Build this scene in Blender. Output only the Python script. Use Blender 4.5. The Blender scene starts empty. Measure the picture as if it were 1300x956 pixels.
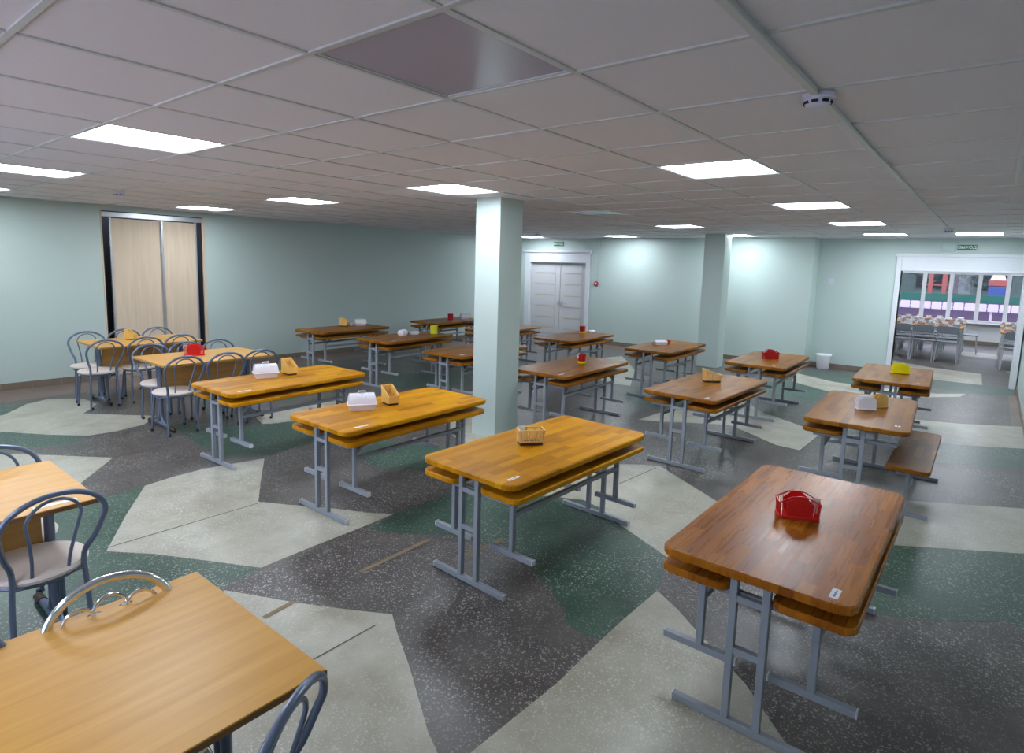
import bpy, math, random
from mathutils import Vector, Matrix
random.seed(7)
PI = math.pi
SC = bpy.context.scene
COL = SC.collection
SC.view_settings.view_transform = 'Standard'
SC.view_settings.look = 'None'
SC.view_settings.gamma = 1.0
SC.view_settings.use_curve_mapping = False
SC.view_settings.exposure = 0.97

CH = 2.344          # ceiling height
XB, XR = 11.7, 12.15  # main back wall, recessed back wall
YL, YR = 9.35, -0.42  # left wall, right wall
XW = -1.7           # wall behind the camera
X2 = 19.7           # far window wall of the second hall

# ------------------------------------------------------------------ materials
def new_mat(name):
    m = bpy.data.materials.new(name); m.use_nodes = True
    nt = m.node_tree; nt.nodes.clear()
    out = nt.nodes.new('ShaderNodeOutputMaterial')
    b = nt.nodes.new('ShaderNodeBsdfPrincipled')
    nt.links.new(b.outputs[0], out.inputs[0])
    return m, nt, b, out
def N(nt, t, **kw):
    n = nt.nodes.new(t)
    for k, v in kw.items(): setattr(n, k, v)
    return n
def L(nt, a, b): nt.links.new(a, b)
def plain(name, col, rough=0.5, metal=0.0, noise=0.06, nscale=8.0, bump=0.0, bscale=200.0, coat=0.0, spec=0.5):
    m, nt, b, out = new_mat(name)
    tc = N(nt, 'ShaderNodeTexCoord')
    nz = N(nt, 'ShaderNodeTexNoise'); nz.inputs['Scale'].default_value = nscale; nz.inputs['Detail'].default_value = 4
    L(nt, tc.outputs['Object'], nz.inputs['Vector'])
    mx = N(nt, 'ShaderNodeMix', data_type='RGBA')
    mx.inputs[6].default_value = tuple(c * (1 - noise) for c in col) + (1,)
    mx.inputs[7].default_value = tuple(min(1, c * (1 + noise)) for c in col) + (1,)
    L(nt, nz.outputs[0], mx.inputs[0]); L(nt, mx.outputs[2], b.inputs['Base Color'])
    b.inputs['Roughness'].default_value = rough; b.inputs['Metallic'].default_value = metal
    b.inputs['Specular IOR Level'].default_value = spec
    if coat: b.inputs['Coat Weight'].default_value = coat; b.inputs['Coat Roughness'].default_value = 0.12
    if bump:
        n2 = N(nt, 'ShaderNodeTexNoise'); n2.inputs['Scale'].default_value = bscale; n2.inputs['Detail'].default_value = 3
        L(nt, tc.outputs['Object'], n2.inputs['Vector'])
        bp = N(nt, 'ShaderNodeBump'); bp.inputs['Strength'].default_value = bump; bp.inputs['Distance'].default_value = 0.004
        L(nt, n2.outputs[0], bp.inputs['Height']); L(nt, bp.outputs[0], b.inputs['Normal'])
    return m
def stave_wood(name, c1, c2, c3, rough=0.28, rowh=0.052, blen=0.34, spec=0.5):
    """finger-jointed solid wood top: long staves of slightly different tone, running along X"""
    m, nt, b, out = new_mat(name)
    tc = N(nt, 'ShaderNodeTexCoord'); oi = N(nt, 'ShaderNodeObjectInfo')
    off = N(nt, 'ShaderNodeVectorMath', operation='SCALE'); off.inputs[0].default_value = (3.1, 7.7, 0); L(nt, oi.outputs['Random'], off.inputs['Scale'])
    ad = N(nt, 'ShaderNodeVectorMath', operation='ADD'); L(nt, tc.outputs['Object'], ad.inputs[0]); L(nt, off.outputs[0], ad.inputs[1])
    br = N(nt, 'ShaderNodeTexBrick'); br.offset = 0.37; br.offset_frequency = 2; br.squash = 0.8; br.squash_frequency = 3
    br.inputs['Scale'].default_value = 1; br.inputs['Brick Width'].default_value = blen; br.inputs['Row Height'].default_value = rowh
    br.inputs['Mortar Size'].default_value = 0.0005; br.inputs['Mortar Smooth'].default_value = 0.3; br.inputs['Bias'].default_value = 0.0
    br.inputs['Color1'].default_value = (0, 0, 0, 1); br.inputs['Color2'].default_value = (1, 1, 1, 1); br.inputs['Mortar'].default_value = (0.05, 0.05, 0.05, 1)
    L(nt, ad.outputs[0], br.inputs['Vector'])
    mp = N(nt, 'ShaderNodeMapping'); mp.inputs['Scale'].default_value = (3.0, 55, 12); L(nt, ad.outputs[0], mp.inputs['Vector'])
    # shift the grain per stave so it breaks at the joints
    gr = N(nt, 'ShaderNodeTexNoise'); gr.inputs['Scale'].default_value = 1.0; gr.inputs['Detail'].default_value = 5; gr.inputs['Distortion'].default_value = 0.6
    sh = N(nt, 'ShaderNodeVectorMath', operation='ADD'); L(nt, mp.outputs[0], sh.inputs[0]); 
    sc = N(nt, 'ShaderNodeVectorMath', operation='SCALE'); L(nt, br.outputs['Color'], sc.inputs[0]); sc.inputs['Scale'].default_value = 9.0
    L(nt, sc.outputs[0], sh.inputs[1]); L(nt, sh.outputs[0], gr.inputs['Vector'])
    big = N(nt, 'ShaderNodeTexNoise'); big.inputs['Scale'].default_value = 2.2; big.inputs['Detail'].default_value = 2; L(nt, ad.outputs[0], big.inputs['Vector'])
    a1 = N(nt, 'ShaderNodeMath', operation='MULTIPLY_ADD'); L(nt, br.outputs['Color'], a1.inputs[0]); a1.inputs[1].default_value = 0.42; 
    a2 = N(nt, 'ShaderNodeMath', operation='MULTIPLY'); L(nt, gr.outputs[0], a2.inputs[0]); a2.inputs[1].default_value = 0.40; L(nt, a2.outputs[0], a1.inputs[2])
    a3 = N(nt, 'ShaderNodeMath', operation='MULTIPLY_ADD'); L(nt, big.outputs[0], a3.inputs[0]); a3.inputs[1].default_value = 0.35; L(nt, a1.outputs[0], a3.inputs[2])
    cr = N(nt, 'ShaderNodeValToRGB'); e = cr.color_ramp.elements
    e[0].position = 0.22; e[0].color = (*c1, 1); e[1].position = 0.9; e[1].color = (*c3, 1)
    x = e.new(0.55); x.color = (*c2, 1)
    L(nt, a3.outputs[0], cr.inputs[0])
    mo = N(nt, 'ShaderNodeMix', data_type='RGBA'); L(nt, br.outputs['Fac'], mo.inputs[0]); L(nt, cr.outputs[0], mo.inputs[6]); mo.inputs[7].default_value = (*[(c+d)*0.5 for c, d in zip(c1, c2)], 1)
    L(nt, mo.outputs[2], b.inputs['Base Color'])
    rr = N(nt, 'ShaderNodeMapRange'); L(nt, gr.outputs[0], rr.inputs[0]); rr.inputs[3].default_value = rough - 0.06; rr.inputs[4].default_value = rough + 0.1
    L(nt, rr.outputs[0], b.inputs['Roughness'])
    b.inputs['Specular IOR Level'].default_value = spec
    bp = N(nt, 'ShaderNodeBump'); bp.inputs['Strength'].default_value = 0.03; bp.inputs['Distance'].default_value = 0.001
    L(nt, gr.outputs[0], bp.inputs['Height']); L(nt, bp.outputs[0], b.inputs['Normal'])
    return m
def laminate(name, c1, c2, rough=0.3, sx=2.0, sy=26.0):
    m, nt, b, out = new_mat(name)
    tc = N(nt, 'ShaderNodeTexCoord'); oi = N(nt, 'ShaderNodeObjectInfo')
    ad = N(nt, 'ShaderNodeVectorMath', operation='ADD'); L(nt, tc.outputs['Object'], ad.inputs[0])
    off = N(nt, 'ShaderNodeVectorMath', operation='SCALE'); off.inputs[0].default_value = (5, 3, 1); L(nt, oi.outputs['Random'], off.inputs['Scale']); L(nt, off.outputs[0], ad.inputs[1])
    mp = N(nt, 'ShaderNodeMapping'); mp.inputs['Scale'].default_value = (sx, sy, sy); L(nt, ad.outputs[0], mp.inputs['Vector'])
    g = N(nt, 'ShaderNodeTexNoise'); g.inputs['Scale'].default_value = 1; g.inputs['Detail'].default_value = 6; g.inputs['Distortion'].default_value = 0.8; L(nt, mp.outputs[0], g.inputs['Vector'])
    cr = N(nt, 'ShaderNodeValToRGB'); e = cr.color_ramp.elements
    e[0].position = 0.3; e[0].color = (*c1, 1); e[1].position = 0.72; e[1].color = (*c2, 1)
    L(nt, g.outputs[0], cr.inputs[0]); L(nt, cr.outputs[0], b.inputs['Base Color'])
    b.inputs['Roughness'].default_value = rough; b.inputs['Specular IOR Level'].default_value = 0.3
    return m
def terrazzo(name, base, chip, dark, amount=0.35, rough=0.32, cscale=95.0, stain=(0.8, 0.75, 0.6), stain_amt=0.25):
    m, nt, b, out = new_mat(name)
    tc = N(nt, 'ShaderNodeTexCoord')
    w = N(nt, 'ShaderNodeTexNoise'); w.inputs['Scale'].default_value = 40; w.inputs['Detail'].default_value = 2; L(nt, tc.outputs['Object'], w.inputs['Vector'])
    ws = N(nt, 'ShaderNodeVectorMath', operation='SCALE'); L(nt, w.outputs['Color'], ws.inputs[0]); ws.inputs['Scale'].default_value = 0.012
    ad = N(nt, 'ShaderNodeVectorMath', operation='ADD'); L(nt, tc.outputs['Object'], ad.inputs[0]); L(nt, ws.outputs[0], ad.inputs[1])
    def chips(scale, lo, size):
        v = N(nt, 'ShaderNodeTexVoronoi'); v.inputs['Scale'].default_value = scale; L(nt, ad.outputs[0], v.inputs['Vector'])
        s = N(nt, 'ShaderNodeSeparateColor'); L(nt, v.outputs['Color'], s.inputs[0])
        t1 = N(nt, 'ShaderNodeMath', operation='GREATER_THAN'); L(nt, s.outputs[0], t1.inputs[0]); t1.inputs[1].default_value = lo
        sz = N(nt, 'ShaderNodeMath', operation='MULTIPLY'); L(nt, s.outputs[1], sz.inputs[0]); sz.inputs[1].default_value = size
        t2 = N(nt, 'ShaderNodeMath', operation='LESS_THAN'); L(nt, v.outputs['Distance'], t2.inputs[0]); L(nt, sz.outputs[0], t2.inputs[1])
        mu = N(nt, 'ShaderNodeMath', operation='MULTIPLY'); L(nt, t1.outputs[0], mu.inputs[0]); L(nt, t2.outputs[0], mu.inputs[1])
        return mu.outputs[0], s.outputs[2]
    c1, r1 = chips(cscale, 1 - amount, 0.62)
    c2, r2 = chips(cscale * 1.9, 1 - amount * 0.8, 0.6)
    mxx = N(nt, 'ShaderNodeMath', operation='MAXIMUM'); L(nt, c1, mxx.inputs[0]); L(nt, c2, mxx.inputs[1])
    # patchy density of chips and worn, dirty places
    pz = N(nt, 'ShaderNodeTexNoise'); pz.inputs['Scale'].default_value = 1.7; pz.inputs['Detail'].default_value = 5; L(nt, tc.outputs['Object'], pz.inputs['Vector'])
    pr = N(nt, 'ShaderNodeMapRange'); L(nt, pz.outputs[0], pr.inputs[0]); pr.inputs[1].default_value = 0.35; pr.inputs[2].default_value = 0.65; pr.inputs[3].default_value = 0.2; pr.inputs[4].default_value = 1.0
    dm = N(nt, 'ShaderNodeMath', operation='MULTIPLY'); L(nt, mxx.outputs[0], dm.inputs[0]); L(nt, pr.outputs[0], dm.inputs[1])
    bn = N(nt, 'ShaderNodeTexNoise'); bn.inputs['Scale'].default_value = 4.0; bn.inputs['Detail'].default_value = 8; bn.inputs['Roughness'].default_value = 0.65; L(nt, tc.outputs['Object'], bn.inputs['Vector'])
    bm = N(nt, 'ShaderNodeMapRange'); L(nt, bn.outputs[0], bm.inputs[0]); bm.inputs[1].default_value = 0.35; bm.inputs[2].default_value = 0.68
    mb = N(nt, 'ShaderNodeMix', data_type='RGBA'); L(nt, bm.outputs[0], mb.inputs[0]); mb.inputs[6].default_value = (*base, 1); mb.inputs[7].default_value = (*dark, 1)
    sn = N(nt, 'ShaderNodeTexNoise'); sn.inputs['Scale'].default_value = 2.6; sn.inputs['Detail'].default_value = 6; sn.noise_dimensions = '4D'; sn.inputs['W'].default_value = 3.3; L(nt, tc.outputs['Object'], sn.inputs['Vector'])
    sm = N(nt, 'ShaderNodeMapRange'); L(nt, sn.outputs[0], sm.inputs[0]); sm.inputs[1].default_value = 0.5; sm.inputs[2].default_value = 0.75; sm.inputs[4].default_value = stain_amt
    ms = N(nt, 'ShaderNodeMix', data_type='RGBA'); ms.blend_type = 'MULTIPLY'; L(nt, sm.outputs[0], ms.inputs[0]); L(nt, mb.outputs[2], ms.inputs[6]); ms.inputs[7].default_value = (*stain, 1)
    mc = N(nt, 'ShaderNodeMix', data_type='RGBA'); L(nt, dm.outputs[0], mc.inputs[0]); L(nt, ms.outputs[2], mc.inputs[6]); mc.inputs[7].default_value = (*chip, 1)
    L(nt, mc.outputs[2], b.inputs['Base Color'])
    rr = N(nt, 'ShaderNodeMapRange'); L(nt, bn.outputs[0], rr.inputs[0]); rr.inputs[3].default_value = rough - 0.05; rr.inputs[4].default_value = rough + 0.12
    L(nt, rr.outputs[0], b.inputs['Roughness'])
    b.inputs['Specular IOR Level'].default_value = 0.45
    return m
def emitter(name, col, strength, tubes=None):
    m, nt, b, out = new_mat(name)
    nt.nodes.remove(b)
    em = N(nt, 'ShaderNodeEmission'); em.inputs[0].default_value = (*col, 1); em.inputs[1].default_value = strength
    if tubes:
        tc = N(nt, 'ShaderNodeTexCoord'); sp = N(nt, 'ShaderNodeSeparateXYZ'); L(nt, tc.outputs['Object'], sp.inputs[0])
        mu = N(nt, 'ShaderNodeMath', operation='MULTIPLY_ADD'); L(nt, sp.outputs[0], mu.inputs[0]); mu.inputs[1].default_value = 2 * PI / tubes; mu.inputs[2].default_value = PI
        co = N(nt, 'ShaderNodeMath', operation='COSINE'); L(nt, mu.outputs[0], co.inputs[0])
        mr = N(nt, 'ShaderNodeMapRange'); L(nt, co.outputs[0], mr.inputs[0]); mr.inputs[1].default_value = -1; mr.inputs[3].default_value = strength * 0.6; mr.inputs[4].default_value = strength * 1.4
        L(nt, mr.outputs[0], em.inputs[1])
    L(nt, em.outputs[0], out.inputs[0])
    return m
def glass_mat(name):
    m, nt, b, out = new_mat(name); nt.nodes.remove(b)
    tr = N(nt, 'ShaderNodeBsdfTransparent'); tr.inputs[0].default_value = (0.93, 0.95, 0.96, 1)
    gl = N(nt, 'ShaderNodeBsdfGlossy'); gl.inputs['Roughness'].default_value = 0.02
    fr = N(nt, 'ShaderNodeFresnel'); fr.inputs[0].default_value = 1.45
    mx = N(nt, 'ShaderNodeMixShader'); L(nt, fr.outputs[0], mx.inputs[0]); L(nt, tr.outputs[0], mx.inputs[1]); L(nt, gl.outputs[0], mx.inputs[2]); L(nt, mx.outputs[0], out.inputs[0])
    return m

M = {}
M['honey'] = stave_wood('honey_stave_wood', (0.27, 0.095, 0.002), (0.50, 0.205, 0.003), (0.66, 0.31, 0.006), 0.36, spec=0.12)
M['brown'] = stave_wood('brown_stave_wood', (0.125, 0.042, 0.005), (0.25, 0.092, 0.010), (0.36, 0.15, 0.018), 0.30, spec=0.08)
M['redwood'] = stave_wood('reddish_stave_wood', (0.17, 0.048, 0.004), (0.32, 0.098, 0.006), (0.44, 0.16, 0.010), 0.26, spec=0.22)
M['steel'] = plain('grey_painted_steel', (0.27, 0.30, 0.345), 0.42, 0.0, 0.05, 6)
M['cap'] = plain('pale_plastic_cap', (0.55, 0.57, 0.60), 0.4)
M['bluetube'] = plain('slate_blue_painted_tube', (0.14, 0.18, 0.27), 0.3, 0.35, 0.05, 6, coat=0.3)
M['chrome'] = plain('chrome_tube', (0.75, 0.76, 0.80), 0.12, 1.0, 0.03)
M['vinyl'] = plain('cream_vinyl', (0.78, 0.70, 0.64), 0.4, 0, 0.05, 14, bump=0.1, bscale=300)
M['beech'] = laminate('light_beech_laminate', (0.58, 0.29, 0.052), (0.68, 0.37, 0.090), 0.36)
M['beechp'] = laminate('beech_panel_laminate', (0.42, 0.235, 0.075), (0.52, 0.305, 0.10), 0.4)
M['edge'] = plain('brown_edge_band', (0.22, 0.11, 0.04), 0.5)
M['darkplastic'] = plain('dark_brown_plastic', (0.035, 0.018, 0.014), 0.4)
M['black'] = plain('black_rubber', (0.015, 0.015, 0.017), 0.6)
M['wall'] = plain('mint_wall_paint', (0.505, 0.605, 0.575), 0.40, 0, 0.015, 1.2, bump=0.22, bscale=55, spec=0.4)
M['wall2'] = plain('pale_hall_wall', (0.72, 0.74, 0.75), 0.5, 0, 0.015, 1.2, bump=0.1, bscale=55)
M['white'] = plain('white_painted_trim', (0.70, 0.72, 0.76), 0.35, 0, 0.02)
M['pvc'] = plain('white_pvc', (0.86, 0.87, 0.90), 0.3, 0, 0.02)
M['door'] = plain('white_grey_door_laminate', (0.60, 0.60, 0.62), 0.4, 0, 0.03, 20)
M['slat'] = plain('pale_wood_inlay', (0.60, 0.49, 0.38), 0.4)
M['ceil'] = plain('mineral_ceiling_tile', (0.82, 0.785, 0.83), 0.85, 0, 0.03, 60, bump=0.15, bscale=400, spec=0.2)
M['tbar'] = plain('white_ceiling_grid_bar', (0.62, 0.63, 0.63), 0.35, 0, 0.02)
M['diffuser'] = emitter('lit_lamp_diffuser', (0.85, 0.93, 1.02), 13.5, tubes=0.148)
M['unlit'] = plain('unlit_lamp_diffuser', (0.52, 0.47, 0.55), 0.18, 0, 0.02, 3)
M['whiteplastic'] = plain('white_plastic', (0.78, 0.76, 0.82), 0.3, 0, 0.02)
M['redplastic'] = plain('red_plastic', (0.62, 0.012, 0.012), 0.28, 0, 0.03)
M['redglass'] = plain('dark_red_plastic', (0.42, 0.008, 0.012), 0.2, 0, 0.03)
M['yellowplastic'] = plain('straw_yellow_plastic', (0.80, 0.50, 0.13), 0.35, 0, 0.04)
M['lemon'] = plain('lemon_yellow_plastic', (0.90, 0.78, 0.0), 0.35, 0, 0.03)
M['limeplastic'] = plain('lime_yellow_plastic', (0.72, 0.74, 0.03), 0.35, 0, 0.03)
M['bamboo'] = plain('bamboo_slat', (0.85, 0.56, 0.20), 0.45, 0, 0.15, 40)
M['paper'] = plain('white_paper', (0.86, 0.86, 0.88), 0.8, 0, 0.02)
M['wardrobe'] = laminate('pale_ash_wardrobe_panel', (0.62, 0.50, 0.37), (0.70, 0.575, 0.44), 0.5, 30, 1.6)
M['alu'] = plain('brushed_aluminium', (0.55, 0.57, 0.60), 0.35, 0.8, 0.04)
M['void'] = plain('dark_recess_shade', (0.02, 0.025, 0.03), 0.8)  # near-black stands in for shade in recesses and slots; also building panes
M['tile'] = plain('brown_baseboard_tile', (0.205, 0.165, 0.13), 0.35, 0, 0.2, 3)
M['grout'] = plain('tile_grout', (0.33, 0.31, 0.28), 0.8)
M['green'] = plain('exit_sign_green', (0.0, 0.16, 0.075), 0.35, 0, 0.02)
M['signwhite'] = plain('exit_sign_white', (0.85, 0.9, 0.88), 0.5)
M['alarmred'] = plain('alarm_red', (0.45, 0.01, 0.03), 0.35)
M['detector'] = plain('lilac_white_detector', (0.66, 0.66, 0.80), 0.4)
M['glass'] = glass_mat('window_glass')
M['tgray'] = terrazzo('grey_brown_terrazzo', (0.058, 0.052, 0.050), (0.37, 0.36, 0.35), (0.115, 0.103, 0.096), 0.42)
M['tgreen'] = terrazzo('green_terrazzo', (0.024, 0.064, 0.044), (0.33, 0.38, 0.34), (0.052, 0.105, 0.075), 0.34)
M['tcream'] = terrazzo('cream_terrazzo', (0.45, 0.445, 0.375), (0.56, 0.55, 0.50), (0.35, 0.335, 0.265), 0.40, stain=(0.55, 0.48, 0.33), stain_amt=0.55)
M['tbrown'] = terrazzo('red_brown_terrazzo', (0.135, 0.085, 0.068), (0.38, 0.34, 0.31), (0.20, 0.145, 0.12), 0.45)
M['jdark'] = plain('dark_joint', (0.10, 0.09, 0.07), 0.7)
M['jochre'] = plain('ochre_joint_filler', (0.22, 0.165, 0.10), 0.7, 0, 0.2, 10)
M['silver'] = plain('silver_leg_paint', (0.62, 0.64, 0.68), 0.3, 0.5)
M['greyseat'] = plain('grey_seat', (0.30, 0.34, 0.40), 0.5)
M['china'] = plain('white_china', (0.80, 0.79, 0.80), 0.2)
M['bread'] = plain('bread_crust', (0.45, 0.22, 0.10), 0.8, 0, 0.25, 30)
M['orange_top'] = laminate('orange_beech_top', (0.55, 0.27, 0.06), (0.66, 0.36, 0.10), 0.35)
M['asphalt'] = plain('wet_purple_grey_paving', (0.12, 0.085, 0.13), 0.5, 0, 0.15, 2)
M['hedge'] = plain('green_board', (0.0, 0.09, 0.055), 0.6, 0, 0.1, 5)
M['foliage'] = plain('dull_foliage', (0.10, 0.15, 0.12), 0.9, 0, 0.5, 6)
M['bark'] = plain('tree_bark', (0.08, 0.06, 0.05), 0.9, 0, 0.3, 12)
M['orange'] = plain('orange_red_paint', (0.27, 0.07, 0.05), 0.5)
M['blue'] = plain('blue_paint', (0.03, 0.07, 0.22), 0.5)
M['pinkwhite'] = plain('pinkish_white_paint', (0.52, 0.46, 0.55), 0.5)

# ------------------------------------------------------------------ mesh builder
class MB:
    def __init__(s): s.v = []; s.f = []; s.m = []; s.sm = []
    def _add(s, vs, fs, mi=0, smooth=False, T=None):
        n = len(s.v)
        for q in vs:
            q = Vector(q); s.v.append((T @ q) if T else q)
        for f in fs: s.f.append([i + n for i in f]); s.m.append(mi); s.sm.append(smooth)
        return s
    def box(s, x0, x1, y0, y1, z0, z1, mi=0, T=None):
        x0, x1 = min(x0, x1), max(x0, x1); y0, y1 = min(y0, y1), max(y0, y1); z0, z1 = min(z0, z1), max(z0, z1)
        vs = [(x0,y0,z0),(x1,y0,z0),(x1,y1,z0),(x0,y1,z0),(x0,y0,z1),(x1,y0,z1),(x1,y1,z1),(x0,y1,z1)]
        return s._add(vs, [(3,2,1,0),(4,5,6,7),(0,1,5,4),(1,2,6,5),(2,3,7,6),(3,0,4,7)], mi, False, T)
    def bevbox(s, x0, x1, y0, y1, z0, z1, b=0.003, mi=0, T=None):
        """box with chamfered vertical and horizontal edges"""
        return s.prism([(x0+b,y0),(x1-b,y0),(x1,y0+b),(x1,y1-b),(x1-b,y1),(x0+b,y1),(x0,y1-b),(x0,y0+b)], z0, z1, b*0.7, mi, False, T)
    def prism(s, pts, z0, z1, ch=0.0, mi=0, smooth=False, T=None):
        n = len(pts)
        area = sum(pts[i][0]*pts[(i+1)%n][1]-pts[(i+1)%n][0]*pts[i][1] for i in range(n))
        if area < 0: pts = pts[::-1]
        def inset(d):
            r = []
            for i in range(n):
                a = Vector(pts[i-1]); b = Vector(pts[i]); c = Vector(pts[(i+1) % n])
                e1 = (b-a).normalized(); e2 = (c-b).normalized()
                n1 = Vector((-e1.y, e1.x)); n2 = Vector((-e2.y, e2.x)); k = n1+n2
                if k.length < 1e-6: k = n1.copy()
                k = k / max(0.3, k.dot(n1)) if k.length else n1
                r.append(b + k*d)
            return r
        rings = [(inset(ch), z0), (pts, z0+ch), (pts, z1-ch), (inset(ch), z1)] if ch > 0 else [(pts, z0), (pts, z1)]
        vs = []; fs = []
        for r, z in rings: vs += [(q[0], q[1], z) for q in r]
        for k in range(len(rings)-1):
            for i in range(n):
                j = (i+1) % n
                fs.append((k*n+i, k*n+j, (k+1)*n+j, (k+1)*n+i))
        fs.append(tuple(range(n))[::-1]); fs.append(tuple(range((len(rings)-1)*n, len(rings)*n)))
        return s._add(vs, fs, mi, smooth, T)
    def tube(s, pts, r, seg=10, closed=False, mi=0, T=None, sx=1.0):
        pts = [Vector(q) for q in pts]
        n = len(pts)
        tans = []
        for i in range(n):
            a = pts[i-1] if (i > 0 or closed) else pts[i]; b = pts[(i+1) % n] if (i < n-1 or closed) else pts[i]
            tans.append((b-a).normalized())
        up = Vector((0, 0, 1)) if abs(tans[0].z) < 0.9 else Vector((0, 1, 0))
        x = tans[0].cross(up).normalized(); vs = []
        rr = r if isinstance(r, (list, tuple)) else [r]*n
        for i in range(n):
            t = tans[i]; x = (x - t*x.dot(t)).normalized(); y = t.cross(x)
            for k in range(seg):
                a = 2*PI*k/seg
                vs.append(pts[i] + (x*math.cos(a)*sx + y*math.sin(a))*rr[i])
        fs = []
        for i in range(n if closed else n-1):
            j = (i+1) % n
            for k in range(seg):
                l = (k+1) % seg
                fs.append((i*seg+k, i*seg+l, j*seg+l, j*seg+k))
        if not closed:
            fs.append(tuple(range(seg))[::-1]); fs.append(tuple((n-1)*seg+k for k in range(seg)))
        return s._add(vs, fs, mi, True, T)
    def lathe(s, prof, seg=24, mi=0, T=None, c=(0,0), sy=1.0):
        vs = []; fs = []; n = len(prof)
        for r, z in prof:
            for k in range(seg):
                a = 2*PI*k/seg; vs.append((c[0]+r*math.cos(a), c[1]+r*math.sin(a)*sy, z))
        for i in range(n-1):
            for k in range(seg):
                l = (k+1) % seg; fs.append((i*seg+k, i*seg+l, (i+1)*seg+l, (i+1)*seg+k))
        if prof[0][0] > 1e-5: fs.append(tuple(range(seg))[::-1])
        if prof[-1][0] > 1e-5: fs.append(tuple((n-1)*seg+k for k in range(seg)))
        return s._add(vs, fs, mi, True, T)
    def beam(s, a, b, w, h, mi=0, T=None):
        a, b = Vector(a), Vector(b); d = (b-a); Ln = d.length; d.normalize()
        up = Vector((0,0,1)) if abs(d.z) < 0.95 else Vector((0,1,0))
        x = d.cross(up).normalized(); y = x.cross(d)
        vs = []
        for q in (a, b):
            for (i, j) in ((-1,-1),(1,-1),(1,1),(-1,1)): vs.append(q + x*i*w/2 + y*j*h/2)
        return s._add(vs, [(0,1,2,3)[::-1],(4,5,6,7),(0,1,5,4),(1,2,6,5),(2,3,7,6),(3,0,4,7)], mi, False, T)
    def mesh(s, name, mats):
        me = bpy.data.meshes.new(name)
        me.from_pydata([tuple(q) for q in s.v], [], s.f)
        for m in mats: me.materials.append(m)
        for p, mi, sm in zip(me.polygons, s.m, s.sm): p.material_index = mi; p.use_smooth = sm
        me.validate(); me.update()
        if any(s.sm):
            try: me.set_sharp_from_angle(angle=math.radians(42))
            except Exception: pass
        return me
    def build(s, name, mats, parent=None):
        if not isinstance(mats, (list, tuple)): mats = [mats]
        o = bpy.data.objects.new(name, s.mesh(name, mats)); COL.objects.link(o)
        if parent: o.parent = parent
        return o
def rrect(x0, x1, y0, y1, r, seg=6):
    p = []
    for cx, cy, a0 in ((x1-r, y1-r, 0), (x0+r, y1-r, 90), (x0+r, y0+r, 180), (x1-r, y0+r, 270)):
        for k in range(seg+1):
            a = math.radians(a0 + 90*k/seg); p.append((cx+r*math.cos(a), cy+r*math.sin(a)))
    return p
def thing(name, label, cat, loc=(0,0,0), rot=0.0, group=None):
    o = bpy.data.objects.new(name, None); COL.objects.link(o); o.empty_display_size = 0.1
    o.location = loc; o.rotation_euler = (0, 0, rot); o['label'] = label; o['category'] = cat
    if group: o['group'] = group
    return o
def tag(o, label, cat, group=None):
    o['label'] = label; o['category'] = cat
    if group: o['group'] = group
    return o
def struct(o): o['kind'] = 'structure'; return o
def children(o): return [c for c in COL.objects if c.parent == o]
def dup(src, loc, rot, label=None, group=None):
    r = src.copy(); COL.objects.link(r); r.location = loc; r.rotation_euler = (0, 0, rot)
    if label: r['label'] = label
    if group: r['group'] = group
    for c in children(src):
        d = c.copy(); COL.objects.link(d); d.parent = r
        for g in children(c):
            e = g.copy(); COL.objects.link(e); e.parent = d
    return r
R = math.radians
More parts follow.
